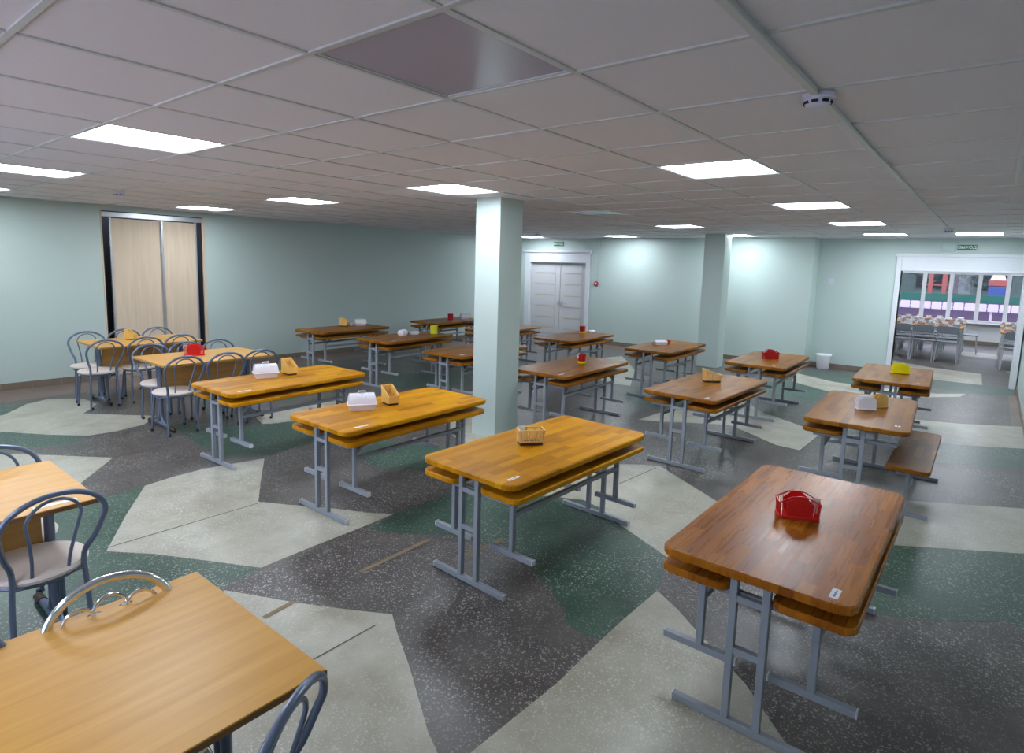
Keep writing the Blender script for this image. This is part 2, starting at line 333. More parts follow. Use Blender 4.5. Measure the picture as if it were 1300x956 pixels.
FLOOR_PATCHES = [
    ('cream', [(1.29, 7.23), (1.56, 6.81), (1.8, 6.52), (2.02, 6.5), (2.3, 6.58), (2.52, 6.85), (2.3, 7.12), (2.03, 7.47), (2.27, 7.84), (2.25, 8.25), (1.96, 8.47), (1.75, 8.36), (1.46, 7.94), (1.07, 7.98), (1.01, 7.59)]),
    ('green', [(1.19, 8.79), (1.52, 8.37), (1.83, 8.38), (1.75, 8.36), (1.46, 7.94), (1.07, 7.94)]),
    ('green', [(1.01, 7.55), (1.29, 7.23), (1.56, 6.81), (1.78, 6.54), (1.68, 6.36), (1.15, 6.48), (0.88, 6.67)]),
    ('cream', [(0.76, 6.88), (1.31, 6.22), (1.73, 5.66), (1.38, 5.2), (1.02, 4.6), (0.54, 5.13)]),
    ('green', [(1.23, 4.75), (1.48, 4.78), (1.65, 4.78), (1.11, 3.85), (1.29, 3.62), (1.46, 3.3), (1.61, 3.02), (1.46, 3.0), (1.37, 3.0), (0.92, 2.61), (0.32, 2.89), (0.47, 4.58), (1.06, 4.75)]),
    ('cream', [(1.66, 4.79), (1.88, 4.84), (2.13, 4.85), (2.36, 4.8), (2.58, 4.75), (2.29, 4.28), (2.07, 3.91), (2.18, 3.71), (2.37, 3.4), (2.47, 3.19), (2.58, 3.05), (2.26, 3.04), (1.9, 3.04), (1.61, 3.03), (1.46, 3.31), (1.29, 3.62), (1.12, 3.86), (1.37, 4.31)]),
    ('green', [(2.6, 3.04), (3.09, 3.03), (3.53, 3.02), (3.81, 2.68), (3.68, 2.07), (3.52, 1.8), (3.3, 1.4), (3.14, 1.32), (2.92, 1.26), (2.54, 1.26), (2.31, 1.26), (2.28, 1.34), (2.31, 1.45), (2.41, 1.54), (2.6, 1.86), (2.72, 2.13), (2.62, 2.4), (2.6, 2.55), (2.4, 2.8), (2.31, 3.0)]),
    ('cream', [(4.13, 2.83), (4.52, 2.51), (4.73, 2.26), (4.8, 2.13), (4.37, 1.5), (4.1, 1.03), (3.32, 1.14), (3.23, 1.29), (3.28, 1.39), (3.47, 1.78), (3.64, 2.05), (3.68, 2.22), (3.53, 2.52), (3.37, 2.84), (3.8, 2.95)]),
    ('cream', [(2.31, 1.26), (2.54, 1.26), (2.88, 1.25), (2.78, 1.09), (2.68, 0.96), (2.45, 0.65), (2.18, 0.39), (2.06, 0.28), (1.18, 1.31), (1.41, 1.28), (1.93, 1.25)]),
    ('cream', [(1.37, 2.95), (1.47, 2.74), (1.55, 2.57), (1.69, 2.32), (1.8, 2.14), (1.72, 2.01), (1.6, 1.79), (1.4, 1.46), (1.28, 1.2), (0.66, 1.92), (1.01, 2.85)]),
    ('cream', [(5.18, 0.71), (5.39, 0.36), (5.83, -0.34), (6.05, -0.7), (5.03, -0.62), (4.85, -0.31), (4.4, 0.36), (4.22, 0.69)]),
    ('green', [(4.22, 0.69), (4.4, 0.36), (4.85, -0.31), (5.03, -0.62), (3.93, -0.52), (3.77, -0.28), (3.79, -0.19), (3.55, 0.06), (3.44, 0.27), (3.36, 0.48), (3.57, 0.72)]),
    ('cream', [(8.54, 0.93), (8.59, 0.57), (8.74, 0.16), (9.13, -0.43), (9.32, -0.71), (8.02, -0.64), (7.93, -0.39), (7.62, 0.12), (7.48, 0.58), (7.61, 0.96)]),
    ('green', [(7.48, 0.58), (7.62, 0.12), (7.93, -0.39), (8.02, -0.64), (7.13, -0.59), (7.03, -0.37), (6.65, 0.31), (6.75, 0.57)]),
    ('cream', [(14.44, 1.68), (13.77, 0.78), (13.62, 0.04), (12.21, 0.01), (11.85, 0.7), (12.34, 1.3)]),
    ('green', [(12.18, 1.05), (12.21, 0.01), (12.2, -0.4), (11.47, -0.4), (11.1, 0.25), (11.44, 0.81)]),
    ('cream', [(11.01, 2.51), (10.59, 1.86), (10.6, 1.6), (10.75, 0.51), (11.08, 0.19), (10.73, 0.24), (9.86, 1.0), (9.67, 1.76), (10.13, 2.38)]),
    ('green', [(11.13, 2.4), (11.71, 2.4), (11.52, 1.75), (11.31, 1.28), (10.65, 1.64)]),
    ('green', [(9.61, 2.69), (10.01, 2.4), (9.67, 1.76), (8.6, 1.75), (8.6, 2.15), (8.86, 2.45)]),
    ('cream', [(8.06, 2.4), (7.64, 2.16), (7.05, 1.31), (6.2, 1.32), (6.22, 1.55), (6.44, 1.85), (6.66, 2.16), (6.45, 2.5), (6.21, 2.84), (6.13, 3.02), (6.94, 2.96), (7.58, 2.75)]),
    ('cream', [(3.21, 6.07), (3.5, 6.17), (4.51, 6.26), (4.52, 5.95), (4.38, 5.62), (3.63, 5.6), (3.06, 5.56)]),
    ('cream', [(4.57, 4.62), (5.07, 4.57), (5.22, 4.08), (4.58, 3.58), (4.08, 3.51), (3.98, 3.69), (4.22, 4.1)]),
    ('green', [(2.48, 6.44), (2.92, 5.91), (3.2, 5.72), (3.63, 5.6), (3.5, 5.12), (3.13, 4.91), (2.59, 4.77), (2.36, 4.94), (2.36, 5.35)]),
    ('green', [(3.57, 4.46), (3.78, 4.03), (3.96, 3.67), (3.8, 3.44), (3.31, 3.52), (3.09, 3.86), (3.16, 4.27)]),
    ('cream', [(9.25, 5.81), (10.41, 5.55), (9.12, 4.61), (7.84, 4.02), (7.78, 4.39), (8.5, 5.17)]),
    ('green', [(5.67, 7.0), (7.18, 6.55), (6.58, 5.83), (5.75, 5.83), (5.28, 6.27)]),
    ('green', [(7.26, 3.84), (8.25, 3.47), (7.91, 2.88), (7.03, 3.04), (6.74, 3.44)]),
    ('green', [(4.39, 6.25), (5.27, 5.93), (5.31, 5.37), (4.79, 5.11), (4.38, 5.62), (4.28, 5.94)]),
    ('green', [(3.28, 7.63), (4.01, 7.46), (4.53, 6.98), (4.05, 6.58), (3.32, 6.72), (3.06, 7.13)]),
]
FLOOR_JOINTS = [
    ((1.12, 3.901), (2.077, 3.88), 'd'),
    ((1.341, 2.13), (1.69, 2.128), 'd'),
    ((1.95, 2.585), (2.475, 2.592), 'o'),
    ((1.374, 2.572), (1.545, 2.593), 'o'),
    ((4.124, 2.186), (4.733, 2.137), 'd'),
    ((1.729, 5.665), (2.181, 5.674), 'd'),
    ((2.38, 2.294), (2.798, 2.253), 'o'),
    ((6.2, 1.32), (7.146, 1.303), 'd'),
]
# ------------------------------------------------------------------ the room
fl = MB(); MATF = [M['tgray'], M['tgreen'], M['tcream'], M['tbrown'], M['jdark'], M['jochre']]
fl.box(XW, X2+0.3, -6.0, YL+0.25, -0.10, 0.0, 0)
kinds = {'green': 1, 'cream': 2, 'brown': 3}
# reddish brown border along the long left wall and the back wall
for i, (k, pts) in enumerate([('brown', [(XW, 8.62), (XB, 8.62), (XB, YL), (XW, YL)]), ('brown', [(XB-0.45, 2.57), (XB, 2.57), (XB, 8.62), (XB-0.45, 8.62)]),
                              ('brown', [(8.0, YR), (XR, YR), (XR, YR+0.11), (8.0, YR+0.11)])] + FLOOR_PATCHES):
    z = 0.0003 + 0.00006*i
    n = len(pts); a = sum(pts[j][0]*pts[(j+1) % n][1]-pts[(j+1) % n][0]*pts[j][1] for j in range(n))
    if a < 0: pts = pts[::-1]
    fl._add([(x, y, z) for x, y in pts], [tuple(range(n))], kinds[k])
for a, b, k in FLOOR_JOINTS:
    a = Vector((*a, 0.0024)); b = Vector((*b, 0.0024)); d = (b-a).normalized(); w = 0.004 if k == 'd' else 0.016
    q = Vector((-d.y, d.x, 0))*w
    fl._add([a-q, b-q, b+q, a+q], [(0, 1, 2, 3)], 4 if k == 'd' else 5)
# patches and bands that continue on the second hall's floor
for x0, x1, y0, y1, k in ((13.4, 14.6, -1.6, -0.3, 2), (16.2, 17.6, -0.9, 0.6, 2), (14.8, 16.0, 1.4, 3.0, 2), (17.6, 19.2, -2.6, -0.6, 1)):
    fl._add([(x0, y0, 0.0022), (x1, y0+0.3, 0.0022), (x1-0.2, y1, 0.0022), (x0+0.3, y1-0.2, 0.0022)], [(0, 1, 2, 3)], k)
floor = struct(fl.build('floor', MATF))

# ceiling: one slab of tile cells with openings where the lamps sit, and the grid bars
TX, TY, OX, OY = 0.60, 0.58, 1.104, 1.71
LIT = [(0,-4),(0,-8),(0,-12),(4,-12),(4,-8),(4,-4),(4,0),(8,0),(12,0),(12,-4),(16,0),(16,-4),(16,-8),(16,-12),(16,2)]
DARK = [(0,0),(8,-4)]
BEHIND = [(-4,0),(-4,-4),(-4,-8)]
def cell(i, j):      # i along X, j counted toward the right wall (minus Y)
    return OX+i*TX, OX+(i+1)*TX, OY-(j+1)*TY, OY-j*TY
ce = MB(); holes = set(LIT+DARK+BEHIND)
for i in range(-5, 19):
    for j in range(-14, 4):
        if (i, j) in holes: continue
        x0, x1, y0, y1 = cell(i, j)
        x0, x1, y0, y1 = max(x0, XW), min(x1, XR+0.1), max(y0, YR-0.05), min(y1, YL+0.1)
        if x1 <= x0 or y1 <= y0: continue
        d = random.choice((0, 0, 0, 0.0015, 0.003))
        ce.box(x0, x1, y0, y1, CH-d, CH+0.02, 0)
ce.box(XW-0.2, XR+0.2, YR-0.2, YL+0.2, CH+0.10, CH+0.14, 0)
hw = 0.0095
for i in range(-5, 20):
    x = OX+i*TX
    if XW < x < XR+0.05:
        ce.box(x-hw, x+hw, YR, YL, CH-0.006, CH-0.0001, 1)
for j in range(-14, 5):
    y = OY-j*TY
    if YR < y < YL: ce.box(XW, XR, y-hw, y+hw, CH-0.0055, CH-0.0002, 1)
struct(ce.build('ceiling', [M['ceil'], M['tbar']]))

def wallbox(name, boxes, mat=None, **kw):
    m = MB()
    for b in boxes: m.box(*b)
    return struct(m.build(name, mat or M['wall']))
# left wall with the wardrobe niche
WX0, WX1, WZ = 2.885, 4.19, 2.27
wallbox('wall_left', [(XW, WX0, YL, YL+0.2, 0, CH), (WX1, XR+0.2, YL, YL+0.2, 0, CH), (WX0, WX1, YL, YL+0.2, WZ, CH), (WX0-0.1, WX1+0.1, YL+0.62, YL+0.7, 0, CH),
                      ])
# main back wall with the double door opening (inner opening 7.25..8.86)
DY0, DY1, DZ = 7.25, 8.86, 1.80
wallbox('wall_back', [(XB, XB+0.2, DY1, YL, 0, CH), (XB, XB+0.2, 2.57, DY0, 0, CH), (XB, XB+0.2, DY0, DY1, DZ, CH), (XB+0.2, XR, 2.57, 2.77, 0, CH)])
PY0, PY1, PZ = -0.32, 1.28, 1.80
wallbox('wall_passage', [(XR, XR+0.2, PY1, 2.77, 0, CH), (XR, XR+0.2, YR-0.2, PY1, 2.06, CH)])
wallbox('wall_right', [(XW, XR+0.2, YR-0.2, YR, 0, CH)])
RW = (1.0, 6.4, 0.75, 2.1)
wallbox('wall_rear', [(XW-0.2, XW, YR-0.2, RW[0], 0, CH), (XW-0.2, XW, RW[1], YL+0.2, 0, CH), (XW-0.2, XW, RW[0], RW[1], 0, RW[2]), (XW-0.2, XW, RW[0], RW[1], RW[3], CH)])
wr = bpy.data.objects.new('window_rear_added', None); COL.objects.link(wr); wr.location = (XW, 0, 0); struct(wr)  # unseen window, added to bring bluish daylight onto the near ceiling and tables
m = MB(); rm = [RW[0]+0.04+(RW[1]-RW[0]-0.08)*k/5 for k in range(6)]
m.bevbox(-0.12, -0.05, RW[0], RW[1], RW[2], RW[2]+0.06, 0.004); m.bevbox(-0.12, -0.05, RW[0], RW[1], RW[3]-0.06, RW[3], 0.004)
for y in rm: m.bevbox(-0.125, -0.045, y-0.04, y+0.04, RW[2], RW[3], 0.004)
m.build('window_frame', M['pvc'], wr)
m = MB(); m.bevbox(-0.05, 0.12, RW[0]-0.04, RW[1]+0.04, RW[2]-0.03, RW[2], 0.006); m.build('window_sill', M['pvc'], wr)
for a, b in zip(rm[:-1], rm[1:]):
    m = MB(); m.box(-0.088, -0.082, a+0.035, b-0.035, RW[2]+0.05, RW[3]-0.05); m.build('window_pane', M['glass'], wr)
# pillars
for nm, (x0, x1, y0, y1) in (('pillar', (4.40, 4.75, 3.70, 4.01)), ('pillar', (10.42, 10.74, 3.70, 4.06))):
    m = MB(); m.bevbox(x0, x1, y0, y1, 0, CH+0.01, 0.004)
    struct(m.build(nm, M['wall']))
# baseboards: brown tiles with light joints
def baseboard(name, a, b, nrm, h=0.085, t=0.012, step=0.31):
    a, b = Vector((*a, 0)), Vector((*b, 0)); d = (b-a); Ln = d.length; d.normalize(); nv = Vector((*nrm, 0))
    m = MB(); k = 0; s0 = 0
    ang = math.atan2(d.y, d.x); T = Matrix.Translation(a) @ Matrix.Rotation(ang, 4, 'Z')
    side = 1 if Vector((-d.y, d.x, 0)).dot(nv) > 0 else -1
    m.box(0, Ln, 0, side*t*0.7, 0, h, 1, T)
    while s0 < Ln-0.01:
        s1 = min(s0+step, Ln); m.box(s0+0.002, s1-0.002, 0, side*t, 0.0, h-0.001, 0, T); s0 = s1
    return struct(m.build(name, [M['tile'], M['grout']]))
baseboard('baseboard_left', (XW, YL), (WX0, YL), (0, -1))
baseboard('baseboard_left_beyond_wardrobe', (WX1, YL), (XB, YL), (0, -1))
baseboard('baseboard_back', (XB, 2.57), (XB, DY0-0.09), (-1, 0))
baseboard('baseboard_corner', (XB, 2.57), (XR, 2.57), (0, -1))
baseboard('baseboard_passage', (XR, PY1+0.1), (XR, 2.57), (-1, 0))
baseboard('baseboard_right', (XW, YR), (XR-0.02, YR), (0, 1))
baseboard('baseboard_pillar', (4.75, 3.70), (4.40, 3.70), (0, -1), 0.03, 0.004)

# sliding wardrobe in the left wall
w = bpy.data.objects.new('door_2', None); COL.objects.link(w); w.location = (WX0, YL, 0); struct(w)
m = MB(); m.box(0, WX1-WX0, 0.10, 0.60, 0, 0.03); m.box(0, 0.02, 0.02, 0.6, 0.03, WZ); m.box(WX1-WX0-0.02, WX1-WX0, 0.02, 0.6, 0.03, WZ); m.box(0, WX1-WX0, 0.56, 0.6, 0, WZ)
m.build('carcass', M['void'], w)
m = MB(); m.box(0, WX1-WX0, -0.015, 0.10, WZ-0.075, WZ-0.012); m.box(0, WX1-WX0, -0.02, 0.11, WZ-0.012, WZ, 1); m.build('top_rail', [M['alu'], M['void']], w)
m = MB(); m.box(0, WX1-WX0, 0.0, 0.10, 0, 0.02); m.build('bottom_rail', M['alu'], w)
for nm, x0, x1, y in (('sliding_panel', 0.10, 0.755, 0.06), ('sliding_panel', 0.735, 1.225, 0.02)):
    m = MB(); m.box(x0+0.02, x1-0.02, y, y+0.018, 0.03, WZ-0.09); p = m.build(nm, M['wardrobe'], w)
    for xx in (x0, x1-0.026):
        f = MB(); f.bevbox(xx, xx+0.026, y-0.008, y+0.026, 0.02, WZ-0.076, 0.003); f.build('edge_profile', M['alu'], p)
m = MB(); m.bevbox(WX1-WX0-0.008, WX1-WX0+0.03, -0.012, 0.02, 0, WZ, 0.003); m.bevbox(-0.016, 0.0, -0.008, 0.02, 0, WZ, 0.003, 0); m.build('side_trim', M['wardrobe'], w)

# white double door in the back wall
d = bpy.data.objects.new('door_1', None); COL.objects.link(d); d.location = (XB, 0, 0); struct(d)
m = MB()
m.bevbox(-0.025, 0.0, DY1-0.01, DY1+0.13, 0, 2.02, 0.004); m.bevbox(-0.025, 0.0, DY0-0.10, DY0+0.01, 0, 2.02, 0.004)
m.bevbox(-0.022, 0.0, DY0, DY1, DZ-0.01, 2.02, 0.004); m.bevbox(-0.055, 0.0, DY0-0.13, DY1+0.16, 2.02, 2.07, 0.004)
m.box(0.0, 0.14, DY0-0.001, DY0+0.02, 0, DZ); m.box(0.0, 0.14, DY1-0.02, DY1+0.001, 0, DZ); m.box(0, 0.14, DY0, DY1, DZ-0.02, DZ+0.001)
m.build('door_frame', M['white'], d)
mid = 8.0
for nm, y0, y1 in (('door_leaf', mid+0.004, DY1-0.022), ('door_leaf', DY0+0.022, mid-0.004)):
    m = MB(); m.bevbox(0.07, 0.11, y0, y1, 0.01, DZ-0.022, 0.003)
    lf = m.build(nm, M['door'], d)
    m = MB()
    st = 0.13
    for k in range(6):
        z = 0.22+k*0.262; m.box(0.064, 0.07, y0+st, y1-st, z, z+0.016)
    m.build('inlay_strip', M['slat'], lf)
    m = MB()
    for k in range(7):
        z0 = 0.04+k*0.262-(0.04 if k == 0 else 0)+0.0; z1 = 0.215+k*0.262
        if z1 > DZ-0.08: z1 = DZ-0.08
        zz = 0.242+(k-1)*0.262 if k else 0.10
        m.bevbox(0.063, 0.0705, y0+st, y1-st, zz, z1, 0.003)
    m.build('door_slat', M['door'], lf)
m = MB(); m.bevbox(0.055, 0.071, mid-0.085, mid-0.045, 0.76, 0.90, 0.003); m.tube([(0.06, mid-0.065, 0.84), (0.02, mid-0.065, 0.84), (0.015, mid-0.09, 0.84), (0.015, mid-0.19, 0.84)], 0.009, 8)
m.bevbox(0.055, 0.071, mid+0.02, mid+0.05, 0.78, 0.88, 0.003)
m.build('door_handle', M['alu'], d)
m = MB(); m.box(0.20, 0.24, DY0-0.1, DY1+0.1, 0, DZ+0.1); m.build('backing_panel', M['void'], d)

# passage frame with the tall box of its roller shutter
m = MB()
m.bevbox(XR-0.03, XR+0.22, PY1, PY1+0.075, 0, 2.06, 0.004); m.bevbox(XR-0.03, XR+0.22, PY0-0.08, PY0, 0, 2.06, 0.004)
m.bevbox(XR-0.028, XR+0.22, PY0, PY1, PZ, 2.06, 0.004); m.bevbox(XR-0.045, XR-0.02, PY0-0.09, PY1+0.10, 2.04, 2.09, 0.004)
m.bevbox(XR-0.036, XR-0.027, PY0, PY1, PZ, PZ+0.03, 0.003)
struct(m.build('trim_1', M['white']))

# second hall
wallbox('wall_hall_left', [(XR+0.2, X2+0.2, 4.6, 4.8, 0, CH)], M['wall2'])
wallbox('wall_hall_right', [(XR+0.2, X2+0.2, -5.2, -5.0, 0, CH)], M['wall2'])
wallbox('wall_hall_near', [(XR+0.2, XR+0.26, PY1+0.08, 4.6, 0, CH), (XR+0.2, XR+0.26, -5.0, PY0-0.09, 0, CH), (XR+0.2, XR+0.26, PY0-0.09, PY1+0.08, 2.06, CH)], M['wall2'])
SZ, TZ = 0.56, 1.86
wallbox('wall_hall_windows', [(X2, X2+0.3, -5.0, 4.6, 0, SZ), (X2, X2+0.3, -5.0, 4.6, TZ, CH), (X2, X2+0.3, 2.2, 4.6, SZ, TZ), (X2, X2+0.3, -5.0, -3.2, SZ, TZ)], M['wall2'])
wallbox('ceiling_hall', [(XR+0.2, X2+0.3, -5.2, 4.8, CH, CH+0.05)], M['ceil'])
baseboard('baseboard_hall', (X2, -5.0), (X2, 4.6), (-1, 0))
wn = bpy.data.objects.new('window_1', None); COL.objects.link(wn); wn.location = (X2, 0, 0); struct(wn)
m = MB(); m.bevbox(0.04, 0.11, -3.2, 2.2, SZ, SZ+0.055, 0.004); m.bevbox(0.04, 0.11, -3.2, 2.2, TZ-0.07, TZ, 0.004)
MULL = [2.13, 1.518, 0.925, 0.325, -0.255, -0.85, -1.45, -2.05, -2.65, -3.17]
for y in MULL: m.bevbox(0.035, 0.115, y-0.045, y+0.045, SZ, TZ, 0.004)
m.build('window_frame', M['pvc'], wn)
m = MB(); m.bevbox(-0.14, 0.04, -3.25, 2.25, SZ-0.03, SZ, 0.006); m.build('window_sill', M['pvc'], wn)
for a, b in zip(MULL[:-1], MULL[1:]):
    m = MB(); m.box(0.072, 0.078, b+0.04, a-0.04, SZ+0.04, TZ-0.05); m.build('window_pane', M['glass'], wn)

# ------------------------------------------------------------------ ceiling lamps and detectors
LBL = {(0,-4): 'lit square ceiling lamp, largest lit one, above the left beige tables',
 (0,-8): 'lit square ceiling lamp at the left edge of the photo', (0,-12): 'sliver of a lit ceiling lamp at the far left edge over the left wall',
 (4,-12): 'lit square ceiling lamp right beside the pale sliding wardrobe', (4,-8): 'lit square ceiling lamp between the wardrobe lamp and the near pillar lamp',
 (4,-4): 'lit square ceiling lamp just left of the near pillar top', (4,0): 'large lit square ceiling lamp right of centre, nearest on the right half',
 (8,0): 'lit square ceiling lamp second in the right row, behind the nearest right one', (12,0): 'lit square ceiling lamp third in the right row toward the recessed wall',
 (16,0): 'thin lit ceiling lamp at the far end of the right row by the wall', (16,2): 'lit square ceiling lamp in front of the passage exit sign',
 (12,-4): 'lit square ceiling lamp just left of the far pillar', (16,-4): 'thin lit ceiling lamp just right of the far pillar against the back wall',
 (16,-8): 'thin lit ceiling lamp right of the green exit sign over the double door', (16,-12): 'thin lit ceiling lamp left of the green exit sign, beside the near pillar',
 (0,0): 'dark unlit square ceiling lamp at the top centre', (8,-4): 'small unlit square ceiling lamp right of the near pillar'}
def lamp_meshes(lit):
    hx, hy = TX/2-hw, TY/2-hw
    f = MB()
    for (x0, x1, y0, y1) in ((-hx, hx, -hy, -hy+0.012), (-hx, hx, hy-0.012, hy), (-hx, -hx+0.012, -hy+0.012, hy-0.012), (hx-0.012, hx, -hy+0.012, hy-0.012)):
        f.box(x0, x1, y0, y1, 0.0, 0.055)
    f.box(-hx, hx, -hy, hy, 0.055, 0.065)
    g = MB()
    g.bevbox(-hx+0.012, hx-0.012, -hy+0.012, hy-0.012, 0.004, 0.012, 0.002)
    return f, g
protoL = {}
def put_lamp(i, j, lit, label, group):
    x0, x1, y0, y1 = cell(i, j); loc = ((x0+x1)/2, (y0+y1)/2, CH-0.002)
    if lit in protoL: return dup(protoL[lit], loc, 0, label, group)
    t = thing('ceiling_lamp', label, 'lamp', loc, 0, group); f, g = lamp_meshes(lit)
    f.build('lamp_housing', M['tbar'], t); g.build('lamp_diffuser', M['diffuser'] if lit else M['unlit'], t)
    protoL[lit] = t; return t
for c in LIT: put_lamp(*c, True, LBL[c], 'lit ceiling lamps')
for c in DARK: put_lamp(*c, False, LBL[c], 'unlit ceiling lamps')
for c in BEHIND: put_lamp(*c, True, 'lit square ceiling lamp behind the viewpoint', 'lamps behind the viewpoint')
for x, y in ((14.4, 0.3), (16.6, 0.3), (18.4, 1.6), (18.4, -1.0), (14.4, -2.4), (16.6, -2.4), (14.4, 3), (16.6, 3)):  # out-of-view lamps, added to brighten the hall and its window mullions
    dup(protoL[True], (x, y, CH-0.016), 0, 'unseen ceiling lamp added to brighten the further hall', 'added lamps of the further hall')

def detector(x, y, label, s=1.0, r0=None):
    t = thing('smoke_detector', label, 'smoke detector', (x, y, CH-0.006))
    m = MB(); m.lathe([(0.052, 0.0), (0.054, -0.014), (0.05, -0.018)][::-1], 28); m.build('detector_base', M['detector'], t)
    m = MB(); m.lathe([(0.0, -0.047), (0.026, -0.046), (0.036, -0.04), (0.044, -0.030), (0.046, -0.018)], 28); m.build('detector_head', M['detector'], t)
    m = MB()
    for k in range(8):
        a = 2*PI*k/8; T = Matrix.Rotation(a, 4, 'Z'); m.box(0.038, 0.0455, -0.011, 0.011, -0.034, -0.025, 0, T)
    m.build('detector_slot', M['void'], t)
    return t
detector(2.36, 0.55, 'round white smoke detector, the large one at upper right of the ceiling')
for (x, y, lb) in ((2.36, 7.1, 'small white smoke detector above and left of the wardrobe'), (9.6, 7.1, 'small dark-looking smoke detector between near pillar and double door sign'), (9.72, 0.55, 'small smoke detector at the end of the right ceiling conduit')):
    detector(x, y, lb)
# pale cable conduit running along the ceiling joint
m = MB(); m.bevbox(-1.0, 9.70, 0.537, 0.563, CH-0.020, CH-0.0062, 0.003)
tag(m.build('cable_conduit', M['tbar']), 'long pale cable conduit on the ceiling joining the right smoke detectors', 'conduit')

# ------------------------------------------------------------------ signs and small wall fittings
def text_mesh(txt, size, mat, name, parent, ext=0.001):
    cu = bpy.data.curves.new(name, 'FONT'); cu.body = txt; cu.size = size; cu.align_x = 'CENTER'; cu.align_y = 'CENTER'; cu.extrude = ext
    tmp = bpy.data.objects.new('tmp', cu); COL.objects.link(tmp)
    dg = bpy.context.evaluated_depsgraph_get(); me = bpy.data.meshes.new_from_object(tmp.evaluated_get(dg))
    bpy.data.objects.remove(tmp); bpy.data.curves.remove(cu)
    me.materials.clear(); me.materials.append(mat)
    o = bpy.data.objects.new(name, me); COL.objects.link(o); o.parent = parent
    return o
def exit_sign(loc, wdt, hgt, label):
    t = thing('exit_sign', label, 'sign', loc)
    m = MB(); m.bevbox(-0.022, 0.0, -wdt/2, wdt/2, -hgt/2, hgt/2, 0.003); m.build('sign_plate', M['green'], t)
    o = text_mesh('ВЫХОД', hgt*0.75, M['signwhite'], 'sign_lettering', t)
    o.rotation_euler = (PI/2, 0, -PI/2); o.location = (-0.0235, 0.0, 0)
    return t
exit_sign((XB-0.002, 8.03, 2.215), 0.27, 0.095, 'green exit sign with white letters above the white double door')
exit_sign((XR-0.002, 0.42, 2.195), 0.25, 0.085, 'green exit sign with white letters above the passage opening')
m = MB(); m.bevbox(-0.03, 0, -0.17, 0.0, -0.07, 0.07, 0.004)
o = m.build('junction_box', M['wall']); o.location = (XR, 0.745, 2.20); tag(o, 'square mint painted junction box left of the passage exit sign', 'junction box')
t = thing('fire_alarm_button', 'red fire alarm call point on the wall right of the double door', 'alarm', (XB, 6.98, 1.34))
m = MB(); m.lathe([(0.0, 0.0), (0.055, 0.0), (0.055, 0.022), (0.045, 0.03), (0.0, 0.031)], 24, 0, Matrix.Rotation(-PI/2, 4, 'Y')); m.build('alarm_housing', M['alarmred'], t)
m = MB(); m.bevbox(-0.034, -0.03, -0.02, 0.02, -0.02, 0.02, 0.003); m.build('alarm_window', M['signwhite'], t)
m = MB(); m.bevbox(-0.012, 0, -0.006, 0.006, 1.39, CH-0.004, 0.002); o = m.build('cable_duct', M['wall']); o.location = (XB, 6.94, 0); tag(o, 'thin vertical mint cable duct above the red alarm button', 'cable duct')
m = MB(); m.bevbox(-0.012, 0, -0.095, 0.0, -0.045, 0.045, 0.004); m.bevbox(-0.016, -0.012, -0.088, -0.05, -0.035, 0.035, 0.002); m.bevbox(-0.016, -0.012, -0.045, -0.008, -0.035, 0.035, 0.002)
o = m.build('wall_socket', M['detector']); o.location = (XR, 2.385, 1.58); tag(o, 'small twin switch plate on the wall above the bin', 'switch')
# bin in the corner
t = thing('waste_bin', 'small white plastic waste bin in the corner by the recessed wall', 'bin', (11.93, 2.30, 0.002))
m = MB(); m.lathe([(0.0, 0.0), (0.095, 0.0), (0.10, 0.006), (0.122, 0.25), (0.118, 0.25), (0.098, 0.012), (0.0, 0.01)], 28); m.build('bin_body', M['whiteplastic'], t)
m = MB(); m.lathe([(0.124, 0.235), (0.131, 0.24), (0.131, 0.262), (0.12, 0.268), (0.118, 0.25)], 28); m.build('bin_rim', M['pvc'], t)
# ------------------------------------------------------------------ canteen tables with hanging benches
TL, TW, TH, TT = 1.36, 0.68, 0.643, 0.034
def make_table(wood):
    t = thing('canteen_table', '', 'table')
    m = MB(); m.prism(rrect(-TL/2, TL/2, -TW/2, TW/2, 0.062, 6), TH-TT, TH, 0.006); m.build('tabletop', wood, t)
    for s in (-1, 1):
        x = s*0.625; wv = 0.0275/2
        fb = MB(); fb.bevbox(x-0.014, x+0.014, -0.262, 0.262, 0.0035, 0.032, 0.002); f = fb.build('foot_bar', M['steel'], t)
        for q in (-1, 1):
            c = MB(); c.bevbox(x-0.0152, x+0.0152, min(q*0.262, q*0.2685), max(q*0.262, q*0.2685), 0.0025, 0.0332, 0.002); c.build('end_cap', M['cap'], f)
        for q in (-1, 1):
            m = MB(); m.bevbox(x-wv, x+wv, q*0.058-wv, q*0.058+wv, 0.031, TH-TT, 0.002); m.build('leg', M['steel'], t)
        m = MB(); m.box(x-0.012, x+0.012, -0.045, 0.045, 0.30, 0.325); m.build('crossbar', M['steel'], t)
        m = MB(); m.bevbox(x-0.012, x+0.012, -0.045, 0.045, 0.505, 0.530, 0.001); m.build('crossbar', M['steel'], t)
        # bearer on which the two benches hang
        xi = x-s*0.0275
        m = MB(); m.bevbox(xi-0.013, xi+0.013, -0.27, 0.27, 0.508, 0.533, 0.002)
        for q in (-1, 1): m.box(xi-0.011, xi+0.011, q*0.27-0.006, q*0.27+0.006, 0.524, 0.5345)
        m.build('bench_bearer', M['steel'], t)
    return t
BH = 0.380
